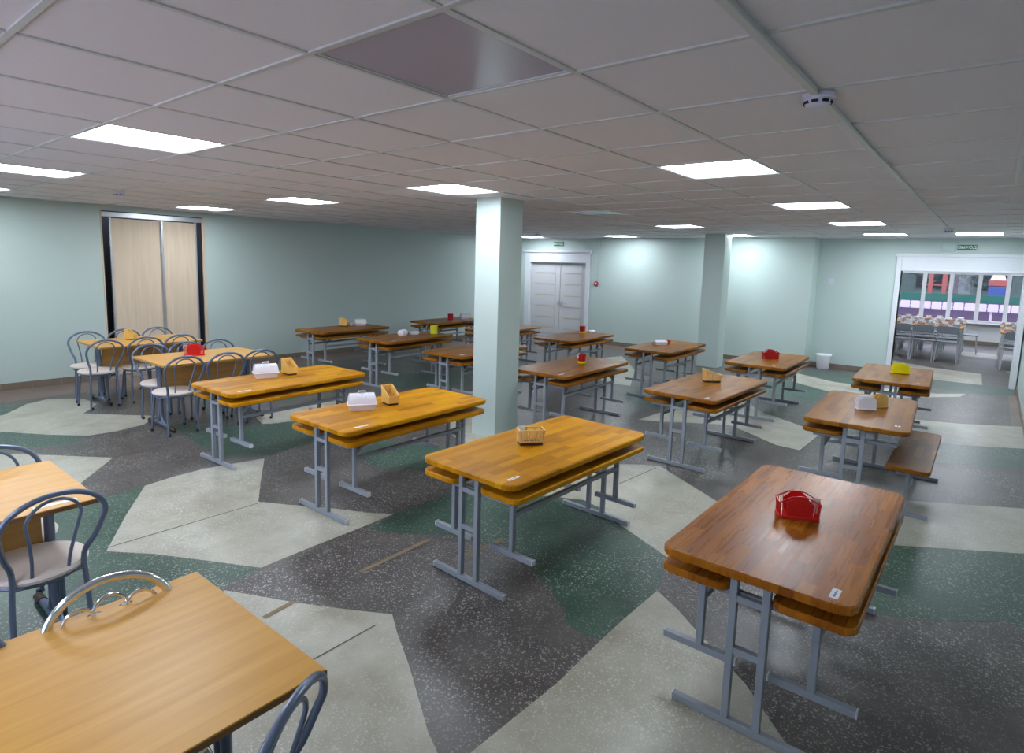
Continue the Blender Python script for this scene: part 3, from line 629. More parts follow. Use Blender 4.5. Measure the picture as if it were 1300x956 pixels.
def make_bench(wood):
    t = thing('bench', '', 'bench')
    m = MB(); m.prism(rrect(-0.655, 0.655, -0.135, 0.135, 0.05, 6), BH-0.031, BH, 0.005); m.build('seat', wood, t)
    for s in (-1, 1):
        x = s*0.52; w = 0.0135
        f = MB(); f.bevbox(x-0.014, x+0.014, -0.145, 0.145, 0.0, 0.028, 0.002); fo = f.build('foot_bar', M['steel'], t)
        for q in (-1, 1):
            c = MB(); c.bevbox(x-0.0152, x+0.0152, min(q*0.145, q*0.151), max(q*0.145, q*0.151), 0.0, 0.0292, 0.002); c.build('end_cap', M['cap'], fo)
        m = MB(); m.bevbox(x-w, x+w, -w, w, 0.027, BH-0.031, 0.002); m.build('leg', M['steel'], t)
        m = MB(); m.beam((x-s*0.012, 0, 0.262), (x-s*0.12, 0, BH-0.034), 0.018, 0.018); m.build('brace', M['steel'], t)
        m = MB(); m.box(x-0.012, x+0.012, -0.11, 0.11, BH-0.043, BH-0.031); m.build('seat_bracket', M['steel'], t)
    m = MB(); m.bevbox(-0.508, 0.508, -0.011, 0.011, 0.215, 0.24, 0.002); m.build('stretcher', M['steel'], t)
    return t
def sticker(parent, x, y, w, h, rot=0, ink=True):
    m = MB(); T = Matrix.Translation((x, y, TH)) @ Matrix.Rotation(rot, 4, 'Z')
    m.box(-w/2, w/2, -h/2, h/2, 0.0, 0.0006, 0, T)
    if ink:
        k = -w*0.34
        while k < w*0.34:
            g = random.uniform(0.003, 0.006); m.box(k, k+g, -0.0035, 0.0035*random.uniform(0.2, 1.2), 0.0006, 0.0009, 1, T); k += g+0.0016
    return m.build('number_sticker', [M['paper'], M['blue']], parent)

TABLES = [  # key, x, y, degrees, wood, description of the table, sticker
 ('redbasket', 2.795, 0.58, -0.2, 'redwood', 'nearest reddish canteen table with the red basket and white sticker', 1),
 ('centre', 2.889, 2.043, -2.1, 'honey', 'honey canteen table in front of the near pillar with a slatted napkin box', 1),
 ('second', 2.883, 3.406, 0.0, 'honey', 'honey canteen table left of the near pillar with white bread box and straw caddy', 1),
 ('third', 2.882, 4.93, 2.1, 'honey', 'honey canteen table beside the chairs with white bread box and straw caddy', 1),
 ('whiteholder', 5.518, 0.726, 2.8, 'brown', 'brown canteen table with white napkin stand and one bench pulled out', 2),
 ('woodbox', 5.535, 2.022, -1.8, 'brown', 'brown canteen table left of the near right column with slanted slatted box', 1),
 ('redpot', 5.50, 3.52, 1.0, 'brown', 'brown canteen table right of the near pillar with red yellow-footed pot', 1),
 ('bare', 5.63, 5.06, 3.0, 'brown', 'brown empty canteen table half hidden behind the near pillar', 1),
 ('lime', 5.76, 6.56, 4.5, 'brown', 'brown canteen table with lime yellow pot and white domed box', 1),
 ('leftwall', 5.70, 7.96, 3.5, 'brown', 'brown canteen table against the long left wall with straw caddy', 0),
 ('lemon', 7.75, 0.77, 2.5, 'brown', 'brown canteen table with the lemon yellow holder by the passage', 2),
 ('redfan', 7.78, 2.11, 1.5, 'brown', 'brown canteen table with red basket in front of the bin', 2),
 ('whitebox', 7.91, 3.53, 2.0, 'brown', 'brown canteen table left of the far pillar with flat white box', 0),
 ('doortable', 7.85, 5.02, 2.0, 'brown', 'brown canteen table in front of the double door with red pot', 0),
 ('behindpillar', 7.85, 6.45, 3.0, 'brown', 'brown canteen table seen right behind the near pillar edge', 0),
 ('farcorner', 8.0, 7.95, 3.5, 'brown', 'farthest brown canteen table at the left wall with dark red pot', 0)]
SIDE = {-1: 'right-hand', 1: 'left-hand'}
ptab, pben = {}, {}
TT_POS = {}
for key, x, y, dg, wood, desc, st in TABLES:
    a = R(dg); loc = Vector((x, y, 0)); TT_POS[key] = (loc, a)
    if wood in ptab: t = dup(ptab[wood], loc, a, desc, 'canteen tables')
    else: t = make_table(M[wood]); t.location = loc; t.rotation_euler = (0, 0, a); t['label'] = desc; t['group'] = 'canteen tables'; ptab[wood] = t
    TT_POS[key+'_o'] = t
    for s in (-1, 1):
        hung = not (key == 'whiteholder' and s == -1)
        jx = random.uniform(-0.012, 0.012)
        if hung: p = Matrix.Translation(loc) @ Matrix.Rotation(a, 4, 'Z') @ Vector((jx, s*0.21, 0.5345-(BH-0.031)+0.0)); rot = a
        else: p = Vector((5.555, 0.357, 0)); rot = R(0.5)
        lab = ('bench hooked under the %s long side of the %s' % (SIDE[s], desc)) if hung else 'bench standing on the floor, pulled out to the right of the table with the white napkin stand'
        words = lab.split()
        if len(words) > 16:
            short = {'redbasket': 'nearest reddish table with the red basket', 'centre': 'honey table with the slatted napkin box', 'second': 'honey table just left of the near pillar',
                     'third': 'honey table beside the beige table chairs', 'whiteholder': 'table with the white napkin stand', 'woodbox': 'brown table with the slanted slatted box',
                     'redpot': 'brown table with red yellow-footed pot', 'bare': 'empty table behind the near pillar', 'lime': 'table with the lime yellow pot', 'leftwall': 'table against the long left wall',
                     'lemon': 'table with the lemon yellow holder', 'redfan': 'table in front of the bin', 'whitebox': 'table with the flat white box', 'doortable': 'table before the double door',
                     'behindpillar': 'table at the near pillar right edge', 'farcorner': 'farthest table at the left wall'}[key]
            lab = 'bench hung under the %s side of the %s' % (SIDE[s], short)
        if not hung: lab = 'wooden bench on the floor, pulled out right of the table with white napkin stand'
        if wood in pben: dup(pben[wood], p, rot, lab, 'benches of the canteen tables')
        else:
            b = make_bench(M[wood]); b.location = p; b.rotation_euler = (0, 0, rot); b['label'] = lab; b['group'] = 'benches of the canteen tables'; pben[wood] = b
# stickers are added after copying so that every table gets its own
SK = {'redbasket': (-0.60, -0.265, 0.075, 0.028, 0.0), 'centre': (-0.575, -0.26, 0.085, 0.022, 0.0), 'second': (-0.515, -0.28, 0.11, 0.022, 0.0), 'third': (-0.53, -0.275, 0.11, 0.022, 0.0),
      'whiteholder': (-0.50, -0.255, 0.035, 0.035, 0.0), 'woodbox': (-0.60, -0.235, 0.08, 0.022, 0.0), 'redpot': (-0.58, -0.22, 0.08, 0.02, 0.0), 'bare': (-0.55, -0.22, 0.08, 0.02, 0), 'lime': (-0.5, -0.25, 0.09, 0.02, 0),
      'lemon': (-0.55, -0.24, 0.035, 0.03, 0), 'redfan': (-0.57, -0.2, 0.03, 0.03, 0)}
for k, (x, y, w_, h_, r_) in SK.items(): sticker(TT_POS[k+'_o'], x, y, w_, h_, r_, k not in ('lemon', 'redfan', 'bare', 'lime'))

# ------------------------------------------------------------------ beige laminate tables
LH = 0.68
def make_beige(ln, wd, stick=False):
    t = thing('laminate_table', '', 'table')
    m = MB(); m.bevbox(-ln/2, ln/2, -wd/2, wd/2, LH-0.022, LH, 0.002); tt = m.build('tabletop', M['beech'], t)
    m = MB(); hx, hy = ln/2+0.0012, wd/2+0.0012
    for b in ((-hx, hx, -hy, -hy+0.0011), (-hx, hx, hy-0.0011, hy), (-hx, -hx+0.0011, -hy, hy), (hx-0.0011, hx, -hy, hy)): m.box(*b, LH-0.020, LH-0.004)
    m.build('edge_band', M['edge'] if stick else M['beechp'], tt)
    m = MB(); m.box(-ln/2+0.13, ln/2-0.13, -0.009, 0.009, LH-0.30, LH-0.022); m.build('modesty_panel', M['beechp'], t)
    for s in (-1, 1):
        x = s*(ln/2-0.10)
        m = MB()
        for q in (-1, 1): m.tube([(x, q*0.019, LH-0.03), (x, q*0.019, 0.16), (x, q*0.024, 0.11), (x, q*0.045, 0.065), (x, q*0.09, 0.04)], 0.017, 10)
        m.bevbox(x-0.018, x+0.018, -0.20, 0.20, LH-0.034, LH-0.022, 0.002)
        m.build('leg', M['bluetube'], t)
        m = MB(); m.tube([(x, -0.29, 0.022), (x, -0.15, 0.034), (x, 0, 0.040), (x, 0.15, 0.034), (x, 0.29, 0.022)], [0.016, 0.019, 0.021, 0.019, 0.016], 10); f = m.build('foot', M['bluetube'], t)
        for q in (-1, 1):
            m = MB(); m.tube([(x, q*0.20, 0.0295), (x, q*0.295, 0.0215), (x, q*0.315, 0.018)], [0.0212, 0.0195, 0.012], 10); m.box(x-0.012, x+0.012, q*0.29-0.015, q*0.29+0.015, 0.0, 0.012)
            m.build('foot_cap', M['darkplastic'], f)
    return t
bt = make_beige(1.10, 0.76); bt.location = (2.835, 6.37, 0); bt['label'] = 'beige laminate table with the red napkin fan, chairs tucked on both sides'; bt['group'] = 'beige laminate tables'
dup(bt, (2.80, 7.96, 0), R(0.5), 'beige laminate table in front of the wardrobe with a yellow holder', 'beige laminate tables')
b3 = make_beige(1.12, 0.71, True); b3.location = (0.265, 3.245, 0); b3['label'] = 'beige laminate table cut by the left photo edge, cream-seated chair before it'; b3['group'] = 'beige laminate tables'
m = MB(); T = Matrix.Translation((0.42, -0.30, LH)); m.box(-0.075, 0.075, -0.014, 0.014, 0, 0.0006, 0, T); m.build('number_sticker', [M['paper']], b3)
b4 = make_beige(1.12, 0.735, True); b4.location = (0.262, 1.60, 0); b4['label'] = 'beige laminate table at the bottom left, nearest the viewer'; b4['group'] = 'beige laminate tables'

# ------------------------------------------------------------------ bistro chairs
def arc_pts(fn, n): return [fn(k/(n-1)) for k in range(n)]
def hoop(wt, wb, z0, zs, zt, ylo, yhi, n=22):
    """omega shaped hoop from the floor over the back and down again; wb half width low, wt half width high"""
    L_ = [(-wb-0.012, ylo-0.015, z0), (-wb, ylo, zs-0.10), (-wb+0.004, ylo-0.004, zs+0.03), (-wb-(wt-wb)*0.50, ylo+(yhi-ylo)*0.40, zs+(zt-zs)*0.32), (-wt+0.003, ylo+(yhi-ylo)*0.70, zs+(zt-zs)*0.56)]
    top = []
    zc = zs+(zt-zs)*0.64
    for k in range(13):
        a = PI - PI*k/12
        top.append((wt*math.cos(a), ylo+(yhi-ylo)*(0.80+0.20*math.sin(a)), zc+(zt-zc)*math.sin(a)))
    Rr = [(-x, y, z) for x, y, z in L_][::-1]
    return smooth_path(L_+top+Rr, 4)
def smooth_path(P, sub):
    P = [Vector(q) for q in P]; out = []
    for i in range(len(P)-1):
        p0 = P[i-1] if i else P[i]*2-P[i+1]; p1, p2 = P[i], P[i+1]; p3 = P[i+2] if i+2 < len(P) else P[i+1]*2-P[i]
        for k in range(sub):
            t = k/sub; out.append(0.5*((2*p1)+(-p0+p2)*t+(2*p0-5*p1+4*p2-p3)*t*t+(-p0+3*p1-3*p2+p3)*t**3))
    out.append(P[-1]); return out
SH = 0.415
def make_chair(metal, kind='plain'):
    t = thing('bistro_chair', '', 'chair')
    m = MB(); m.lathe([(0.0, SH-0.034), (0.165, SH-0.034), (0.184, SH-0.026), (0.190, SH-0.012), (0.182, SH), (0.15, SH+0.006), (0.0, SH+0.008)], 36); m.build('seat', M['vinyl'], t)
    m = MB(); ring = [(0.158*math.cos(2*PI*k/28), 0.158*math.sin(2*PI*k/28), SH-0.043) for k in range(28)]; m.tube(ring, 0.0095, 8, True); m.build('seat_ring', metal, t)
    wt = 0.182 if kind == 'plain' else 0.160
    m = MB(); m.tube(hoop(wt, 0.130, 0.012, SH, 0.768, -0.150, -0.258), 0.0112 if kind == 'plain' else 0.0125, 10); bh = m.build('back_hoop', metal, t)
    m = MB()
    if kind == 'plain':
        P = [(-0.045, -0.150, SH-0.036), (-0.062, -0.158, SH-0.02), (-0.066, -0.180, SH+0.06), (-0.080, -0.212, SH+0.16)]
        top = [(0.094*math.cos(PI-PI*k/10), -0.233-0.018*math.sin(PI*k/10), SH+0.240+0.09*math.sin(PI*k/10)) for k in range(11)]
        m.tube(smooth_path(P+top+[(-x, y, z) for x, y, z in P][::-1], 3), 0.0068, 8)
        m.tube([(-0.122, -0.150, SH-0.035), (0, -0.156, SH-0.037), (0.122, -0.150, SH-0.035)], 0.007, 8)
        m.build('back_loop', metal, t)
    else:
        for cx, r, h in ((-0.078, 0.044, 0.262), (0.0, 0.046, 0.278), (0.078, 0.044, 0.262), (-0.039, 0.042, 0.235), (0.039, 0.042, 0.235)):
            pts = [(cx-r, -0.165, SH+0.03)] + [(cx+r*math.cos(PI-PI*k/10), -0.235-0.01*math.sin(PI*k/10), SH+h+0.05*math.sin(PI*k/10)-0.02) for k in range(11)] + [(cx+r, -0.165, SH+0.03)]
            m.tube(smooth_path(pts, 2), 0.005, 8)
        m.tube([(-0.125, -0.155, SH+0.03), (0, -0.165, SH+0.03), (0.125, -0.155, SH+0.03)], 0.006, 8)
        m.build('back_loop', metal, t)
    for s in (-1, 1):
        m = MB(); m.tube(smooth_path([(s*0.115, 0.06, SH-0.043), (s*0.128, 0.105, SH-0.06), (s*0.136, 0.128, SH-0.12), (s*0.152, 0.158, 0.012)], 4), 0.0108, 10); lg = m.build('leg', metal, t)
        for x, y, pr in ((s*0.152, 0.158, lg), (s*0.130, -0.165, bh)):
            m = MB(); m.lathe([(0.0, 0), (0.013, 0), (0.0135, 0.022), (0.0115, 0.026)], 12, c=(x, y)); m.build('rubber_tip', M['black'], pr)
    return t
ch0 = make_chair(M['bluetube'])
CH_LIST = [ # x, y, rotation (0 faces +Y), label
 (2.42, 6.12, 2, 'blue-grey bistro chair at near side of red-fan table, leftmost of three, seat fully visible', 'chairs at the red napkin fan table'),
 (2.83, 6.10, -3, 'blue-grey bistro chair at near side of red-fan table, middle of three', 'chairs at the red napkin fan table'),
 (3.18, 6.09, -4, 'blue-grey bistro chair at near side of red-fan table, rightmost, behind the white bread box', 'chairs at the red napkin fan table'),
 (2.50, 6.63, 178, 'blue-grey bistro chair at far side of red-fan table, its hoop above the left table corner', 'chairs at the red napkin fan table'),
 (2.86, 6.62, 182, 'blue-grey bistro chair whose hoop shows directly behind the red napkin fan', 'chairs at the red napkin fan table'),
 (3.20, 6.61, 180, 'blue-grey bistro chair at far side of red-fan table, rightmost against the wall', 'chairs at the red napkin fan table'),
 (2.27, 7.74, 3, 'blue-grey bistro chair at near side of wardrobe table, leftmost with full cream seat visible', 'chairs at the wardrobe table'),
 (2.70, 7.76, -2, 'blue-grey bistro chair at near side of wardrobe table, middle of three', 'chairs at the wardrobe table'),
 (3.09, 7.78, -3, 'blue-grey bistro chair at near side of wardrobe table, right of three', 'chairs at the wardrobe table'),
 (2.32, 8.17, 168, 'blue-grey bistro chair leftmost behind wardrobe table, standing before the mint wall', 'chairs at the wardrobe table'),
 (2.78, 8.20, 180, 'blue-grey bistro chair whose hoop shows behind the yellow holder', 'chairs at the wardrobe table'),
 (3.17, 8.22, 180, 'blue-grey bistro chair behind wardrobe table, hoop against the pale wardrobe panels', 'chairs at the wardrobe table'),
 (0.625, 3.06, 6, 'blue-grey bistro chair in the left foreground with wide cream seat', 'chairs at the left edge tables'),
 (0.61, 3.44, 178, 'blue-grey bistro chair at far side of left edge table, hoop reflected in the tabletop', 'chairs at the left edge tables'),
 (0.48, 4.36, 18, 'blue-grey bistro chair farthest of those cut by the left photo edge', 'chairs at the left edge tables'),
 (0.15, 1.70, 182, 'blue-grey bistro chair left of the chrome chair, only its hoop top showing', 'chairs at the left edge tables'),
 (0.515, 1.315, 31, 'blue-grey bistro chair at the front corner of the nearest beige table', 'chairs at the left edge tables')]
for i, (x, y, rt, lb, g) in enumerate(CH_LIST):
    if i == 0: ch0.location = (x, y, 0); ch0.rotation_euler = (0, 0, R(rt)); ch0['label'] = lb; ch0['group'] = g
    else: dup(ch0, (x, y, 0), R(rt), lb, g)
cc = make_chair(M['chrome'], 'fancy'); cc.location = (0.545, 1.69, 0); cc.rotation_euler = (0, 0, R(176)); cc['label'] = 'shiny chrome chair with small inner arches behind the nearest beige table'
# ------------------------------------------------------------------ things on the tables
def basket(pl, loc, rot, label, s=1.0):
    """peaked plastic napkin basket with lattice sides and ribbed ends"""
    t = thing('napkin_basket', label, 'napkin holder', loc, rot); t.scale = (s, s, s)
    w, dpt = 0.075, 0.036
    m = MB(); m.prism(rrect(-w-0.008, w+0.008, -dpt-0.006, dpt+0.006, 0.02, 5), 0.0, 0.014, 0.003); m.build('basket_base', pl, t)
    prof = [(-w, 0.012), (w, 0.012), (w+0.006, 0.068), (0.035, 0.094), (0.0, 0.099), (-0.035, 0.094), (-w-0.006, 0.068)]
    for q in (-1, 1):
        m = MB(); T = Matrix.Translation((0, q*dpt, 0)) @ Matrix.Rotation(PI/2, 4, 'X')
        m.prism([(x*0.62, z) for x, z in prof], -0.0012, 0.0012, 0, 0, False, T)
        for k in range(-4, 5):        # lattice relief
            for sg in (-1, 1):
                x0 = k*0.0115; x1 = x0+sg*0.022
                if abs(x0) < 0.047 and abs(x1) < 0.047: m.beam((x0, q*(dpt+0.0016), 0.018), (x1, q*(dpt+0.0016), 0.05), 0.0022, 0.0022); m.beam((x1, q*(dpt+0.0016), 0.05), (x0, q*(dpt+0.0016), 0.082), 0.0022, 0.0022)
        pts = [Vector((x, q*dpt, z)) for x, z in prof[2:]]; m.tube(pts, 0.003, 6)
        for k in range(4):            # upright ribs at both ends of the side
            for sg in (-1, 1):
                x = sg*(0.049+k*0.0088); m.beam((x, q*dpt, 0.012), (x*1.05, q*dpt, 0.086-abs(x)*0.26), 0.0026, 0.0026)
        m.build('basket_side', pl, t)
    for sg in (-1, 1):
        m = MB()
        for k in range(-3, 4):
            y = k*0.0105; m.beam((sg*w, y, 0.012), (sg*(w+0.006), y, 0.069), 0.0028, 0.0028)
        m.tube([(sg*(w+0.006), -dpt, 0.068), (sg*(w+0.008), 0, 0.070), (sg*(w+0.006), dpt, 0.068)], 0.003, 6)
        m.build('basket_end', pl, t)
    return t
def napkin(loc, rot, label, w=0.07, h=0.06, tilt=0.2):
    m = MB(); T = Matrix.Rotation(tilt, 4, 'X')
    for k in range(4): m.prism([(-w/2, 0), (w/2, 0), (w/2-0.004*k, h-0.003*k), (-w/2+0.012, h)], k*0.0022, k*0.0022+0.0016, 0, 0, False, T @ Matrix.Rotation(PI/2, 4, 'X'))
    o = m.build('paper_napkin', M['paper']); o.location = loc; o.rotation_euler = (0, 0, rot); return tag(o, label, 'napkin')
def slat_box(loc, rot, label, slanted=False, s=1.0):
    t = thing('slatted_napkin_box', label, 'napkin holder', loc, rot); t.scale = (s, s, s)
    w, d_ = 0.062, 0.032; h0 = 0.082
    m = MB(); m.bevbox(-w, w, -d_, d_, 0, 0.014, 0.002); m.build('box_base', M['darkplastic'], t)
    def hh(x): return h0 if not slanted else (h0*0.72 + (w-x)/(2*w)*0.045)
    for q in (-1, 1):
        m = MB()
        for k in range(9):
            x = -w+0.007+k*(2*w-0.014)/8; m.beam((x, q*(d_-0.003), 0.013), (x*1.1, q*(d_+0.006), hh(x)), 0.0045 if k % 3 else 0.0105, 0.004)
        m.beam((-w*1.1, q*(d_+0.006), hh(-w)), (w*1.1, q*(d_+0.006), hh(w)), 0.006, 0.006)
        m.beam((-w, q*(d_-0.0015), 0.02), (w, q*(d_-0.0015), 0.02), 0.004, 0.006)
        m.build('box_side', M['bamboo'], t)
    for sg in (-1, 1):
        m = MB()
        for k in range(5):
            y = -d_+0.006+k*(2*d_-0.012)/4; m.beam((sg*(w-0.003), y, 0.013), (sg*(w*1.1), y*1.15, hh(sg*w)), 0.011, 0.004)
        m.beam((sg*w*1.1, -d_-0.006, hh(sg*w)), (sg*w*1.1, d_+0.006, hh(sg*w)), 0.006, 0.006)
        m.build('box_end', M['bamboo'], t)
    return t
def bread_box(loc, rot, label, s=1.0, dome=True):
    t = thing('bread_box', label, 'box', loc, rot); t.scale = (s, s, s)
    w, d_ = 0.075, 0.052
    m = MB()
    a = rrect(-w+0.012, w-0.012, -d_+0.012, d_-0.012, 0.012, 4); b = rrect(-w, w, -d_, d_, 0.014, 4); n = len(a)
    m._add([(x, y, 0) for x, y in a]+[(x, y, 0.032) for x, y in b], [(i, (i+1) % n, n+(i+1) % n, n+i) for i in range(n)]+[tuple(range(n))[::-1], tuple(range(n, 2*n))])
    m.prism(rrect(-w-0.004, w+0.004, -d_-0.004, d_+0.004, 0.016, 4), 0.030, 0.037, 0.002); m.build('box_tray', M['whiteplastic'], t)
    m = MB(); vs = []; seg = 12; L_ = w-0.002
    for sg in (-1, 1):
        for k in range(seg+1):
            an = PI*k/seg; vs.append((sg*(L_-0.008*math.sin(an)), -(d_-0.001)*math.cos(an), 0.036+(0.052 if dome else 0.016)*math.sin(an)**0.8))
    fs = [(k, k+1, seg+1+k+1, seg+1+k) for k in range(seg)]+[tuple(range(seg+1))[::-1], tuple(range(seg+1, 2*seg+2)), (0, seg+1, 2*seg+1, seg)]
    m._add(vs, fs, 0, True)
    if dome:
        for k in range(5): 
            x = -0.03+k*0.015; m.tube([(x, -(d_)*math.cos(an2), 0.0365+0.0525*math.sin(an2)**0.8) for an2 in [PI*q/12 for q in range(2, 6)]], 0.0016, 6)
    lid = m.build('box_lid', M['whiteplastic'], t)
    if dome:
        m = MB(); m.tube([(-0.02, 0, 0.084), (-0.018, 0, 0.098), (0.018, 0, 0.098), (0.02, 0, 0.084)], 0.0035, 8); m.build('lid_handle', M['whiteplastic'], lid)
    return t
def caddy(loc, rot, label, mat='yellowplastic', s=1.0):
    """cutlery caddy: tall back, low front, slanting side walls, dark foot"""
    t = thing('cutlery_caddy', label, 'cutlery holder', loc, rot); t.scale = (s, s, s)
    w, d_ = 0.034, 0.045
    m = MB(); m.bevbox(-w+0.002, w-0.002, -d_+0.002, d_-0.002, 0, 0.012, 0.003); m.build('caddy_foot', M['darkplastic'], t)
    m = MB(); th = 0.004
    T = Matrix.Rotation(PI/2, 4, 'Z') @ Matrix.Rotation(PI/2, 4, 'X')   # profile (y,z) extruded along x
    prof = [(-d_+0.004, 0.010), (d_-0.004, 0.010), (d_+0.004, 0.105), (d_-0.010, 0.105), (-d_-0.004, 0.052)]
    for q in (-1, 1): m.prism(prof, q*w-(th if q > 0 else 0), q*w+(0 if q > 0 else th), 0, 0, False, T)
    m.beam((0, -d_, 0.011), (0, -d_-0.004, 0.052), 2*w-0.002, th); m.beam((0, d_-0.002, 0.011), (0, d_+0.003, 0.105), 2*w-0.002, th)
    m.beam((0, 0.005, 0.012), (0, 0.005, 0.06), 2*w-0.004, 0.003); m.box(-w, w, -d_+0.002, d_-0.002, 0.010, 0.014)
    m.build('caddy_body', M[mat], t)
    m = MB()
    m.tube([(q*w, y, z) for q, y, z in ((-1, -d_-0.004, 0.052), (-1, d_-0.010, 0.105), (-1, d_+0.004, 0.105), (1, d_+0.004, 0.105), (1, d_-0.010, 0.105), (1, -d_-0.004, 0.052))], 0.003, 6, True)
    m.build('caddy_rim', M[mat], t)
    return t
def pot(loc, label, body, foot, s=1.0, paper=True):
    t = thing('napkin_pot', label, 'pot', loc, 0.3); t.scale = (s, s, s)
    m = MB(); m.lathe([(0.0, 0), (0.036, 0), (0.038, 0.006), (0.037, 0.018), (0.0, 0.018)], 24); m.build('pot_foot', foot, t)
    m = MB(); m.lathe([(0.0, 0.0182), (0.036, 0.0182), (0.040, 0.085), (0.037, 0.085), (0.034, 0.024), (0, 0.024)], 24); m.build('pot_body', body, t)
    return t
def sq_holder(loc, rot, label, mat, s=1.0, h=0.075):
    t = thing('napkin_holder', label, 'napkin holder', loc, rot); t.scale = (s, s, s)
    w, d_ = 0.06, 0.022
    m = MB(); m.bevbox(-w-0.006, w+0.006, -d_-0.008, d_+0.008, 0, 0.010, 0.003); m.build('holder_base', mat, t)
    for q in (-1, 1):
        m = MB(); T = Matrix.Translation((0, q*d_, 0)) @ Matrix.Rotation(PI/2, 4, 'X')
        m.prism([(-w, 0.008), (w, 0.008), (w+0.003, h*0.72), (w*0.62, h), (-w*0.62, h), (-w-0.003, h*0.72)], -0.0018, 0.0018, 0.0006, 0, False, T)
        m.box(-0.001, 0.001, q*(d_+0.0018)-0.0012, q*(d_+0.0018)+0.0012, 0.01, h-0.002)
        m.build('holder_plate', mat, t)
    for sg in (-1, 1):
        m = MB(); m.bevbox(sg*w-0.002, sg*w+0.002, -d_, d_, 0.008, h*0.45, 0.0008); m.build('holder_end', mat, t)
    return t
Z = TH+0.0005
basket(M['redplastic'], (2.80, 0.585, Z), R(-62), 'red latticed plastic basket on the nearest reddish table', 1.05)
napkin((2.835, 0.528, Z+0.02), R(-62), 'white paper napkin sticking out of the red basket on the nearest table', 0.05, 0.068, 0.0)
slat_box((2.835, 2.10, Z), R(-40), 'slatted bamboo napkin box on the honey table before the near pillar', False, 1.12)
napkin((2.795, 2.145, Z+0.018), R(-40), 'white napkin standing in the bamboo box before the near pillar', 0.05, 0.095, 0.0)
bread_box((2.655, 3.50, Z), R(-33), 'white lidded bread box on the table left of the near pillar', 1.35)
caddy((2.905, 3.485, Z), R(-12), 'straw yellow cutlery caddy on the table left of the near pillar', 'yellowplastic', 1.28)
bread_box((2.775, 5.05, Z), R(-22), 'white handled bread box on the table beside the beige tables', 1.4)
caddy((3.005, 5.045, Z), R(-2), 'straw yellow cutlery caddy beside the handled white bread box', 'yellowplastic', 1.35)
sq_holder((5.475, 0.715, Z), R(-58), 'white upright napkin holder on the table with the pulled-out bench', M['whiteplastic'], 1.12, 0.095)
sq_holder((5.66, 0.64, Z), R(-35), 'straw yellow napkin holder half hidden behind the white one', M['yellowplastic'], 0.9, 0.12)
slat_box((5.69, 2.055, Z), R(-50), 'slanted slatted bamboo box on the brown table right of centre', True, 1.2)
pot((5.68, 3.53, Z), 'red pot with yellow foot on the table right of the near pillar', M['redglass'], M['lemon'], 1.15)
napkin((5.645, 3.555, Z+0.055), R(-40), 'white napkin tucked in the red yellow-footed pot', 0.03, 0.055, 0.0)
bread_box((7.93, 3.64, Z), R(-42), 'flat white box on the table left of the far pillar', 1.25, False)
pot((8.04, 3.56, Z), 'small pink-red pot behind the flat white box', M['redplastic'], M['whiteplastic'], 0.7)
basket(M['redglass'], (7.80, 2.10, Z), R(-55), 'dark red napkin basket on the table in front of the bin', 1.15)
pot((8.30, 5.17, Z), 'red pot with yellow foot on the table before the double door', M['redglass'], M['lemon'], 1.25)
bread_box((8.43, 5.08, Z), R(-30), 'low white box beside the red pot before the double door', 0.8, False)
sq_holder((7.83, 0.73, Z), R(-62), 'lemon yellow napkin holder on the table by the passage', M['lemon'], 1.35, 0.08)
caddy((5.84, 8.16, Z), R(30), 'straw yellow caddy on the table against the long left wall', 'yellowplastic', 1.3)
o = MB(); o.lathe([(0.0, 0), (0.026, 0), (0.028, 0.05), (0.0, 0.055)], 16); o = o.build('white_cup', M['china']); o.location = (5.99, 8.19, Z); tag(o, 'small white cup right of the straw caddy by the left wall', 'cup')
bread_box((6.12, 8.10, Z), R(-30), 'white lidded box on the table against the long left wall', 1.25)
bread_box((5.78, 6.66, Z), R(20), 'white domed box on the table with the lime yellow pot', 0.95)
bread_box((6.00, 6.66, Z), R(-20), 'low white tray right of the domed box on the lime pot table', 0.9, False)
pot((6.29, 6.54, Z), 'lime yellow pot on the table behind the honey ones', M['limeplastic'], M['limeplastic'], 1.45)
pot((8.05, 7.93, Z), 'dark red pot on the farthest left table', M['redglass'], M['redglass'], 1.35)
bread_box((8.42, 7.90, Z), R(-20), 'grey-white domed box on the farthest left table', 1.25)
bread_box((8.05, 6.40, Z), R(-20), 'pale low box on the table seen right behind the near pillar edge', 1.1, False)
basket(M['redplastic'], (2.755, 6.44, LH+0.0005), R(-20), 'bright red napkin fan on the beige table by the chairs', 1.2)
caddy((2.735, 8.09, LH+0.0005), R(35), 'yellow caddy on the beige table before the wardrobe', 'yellowplastic', 1.15)

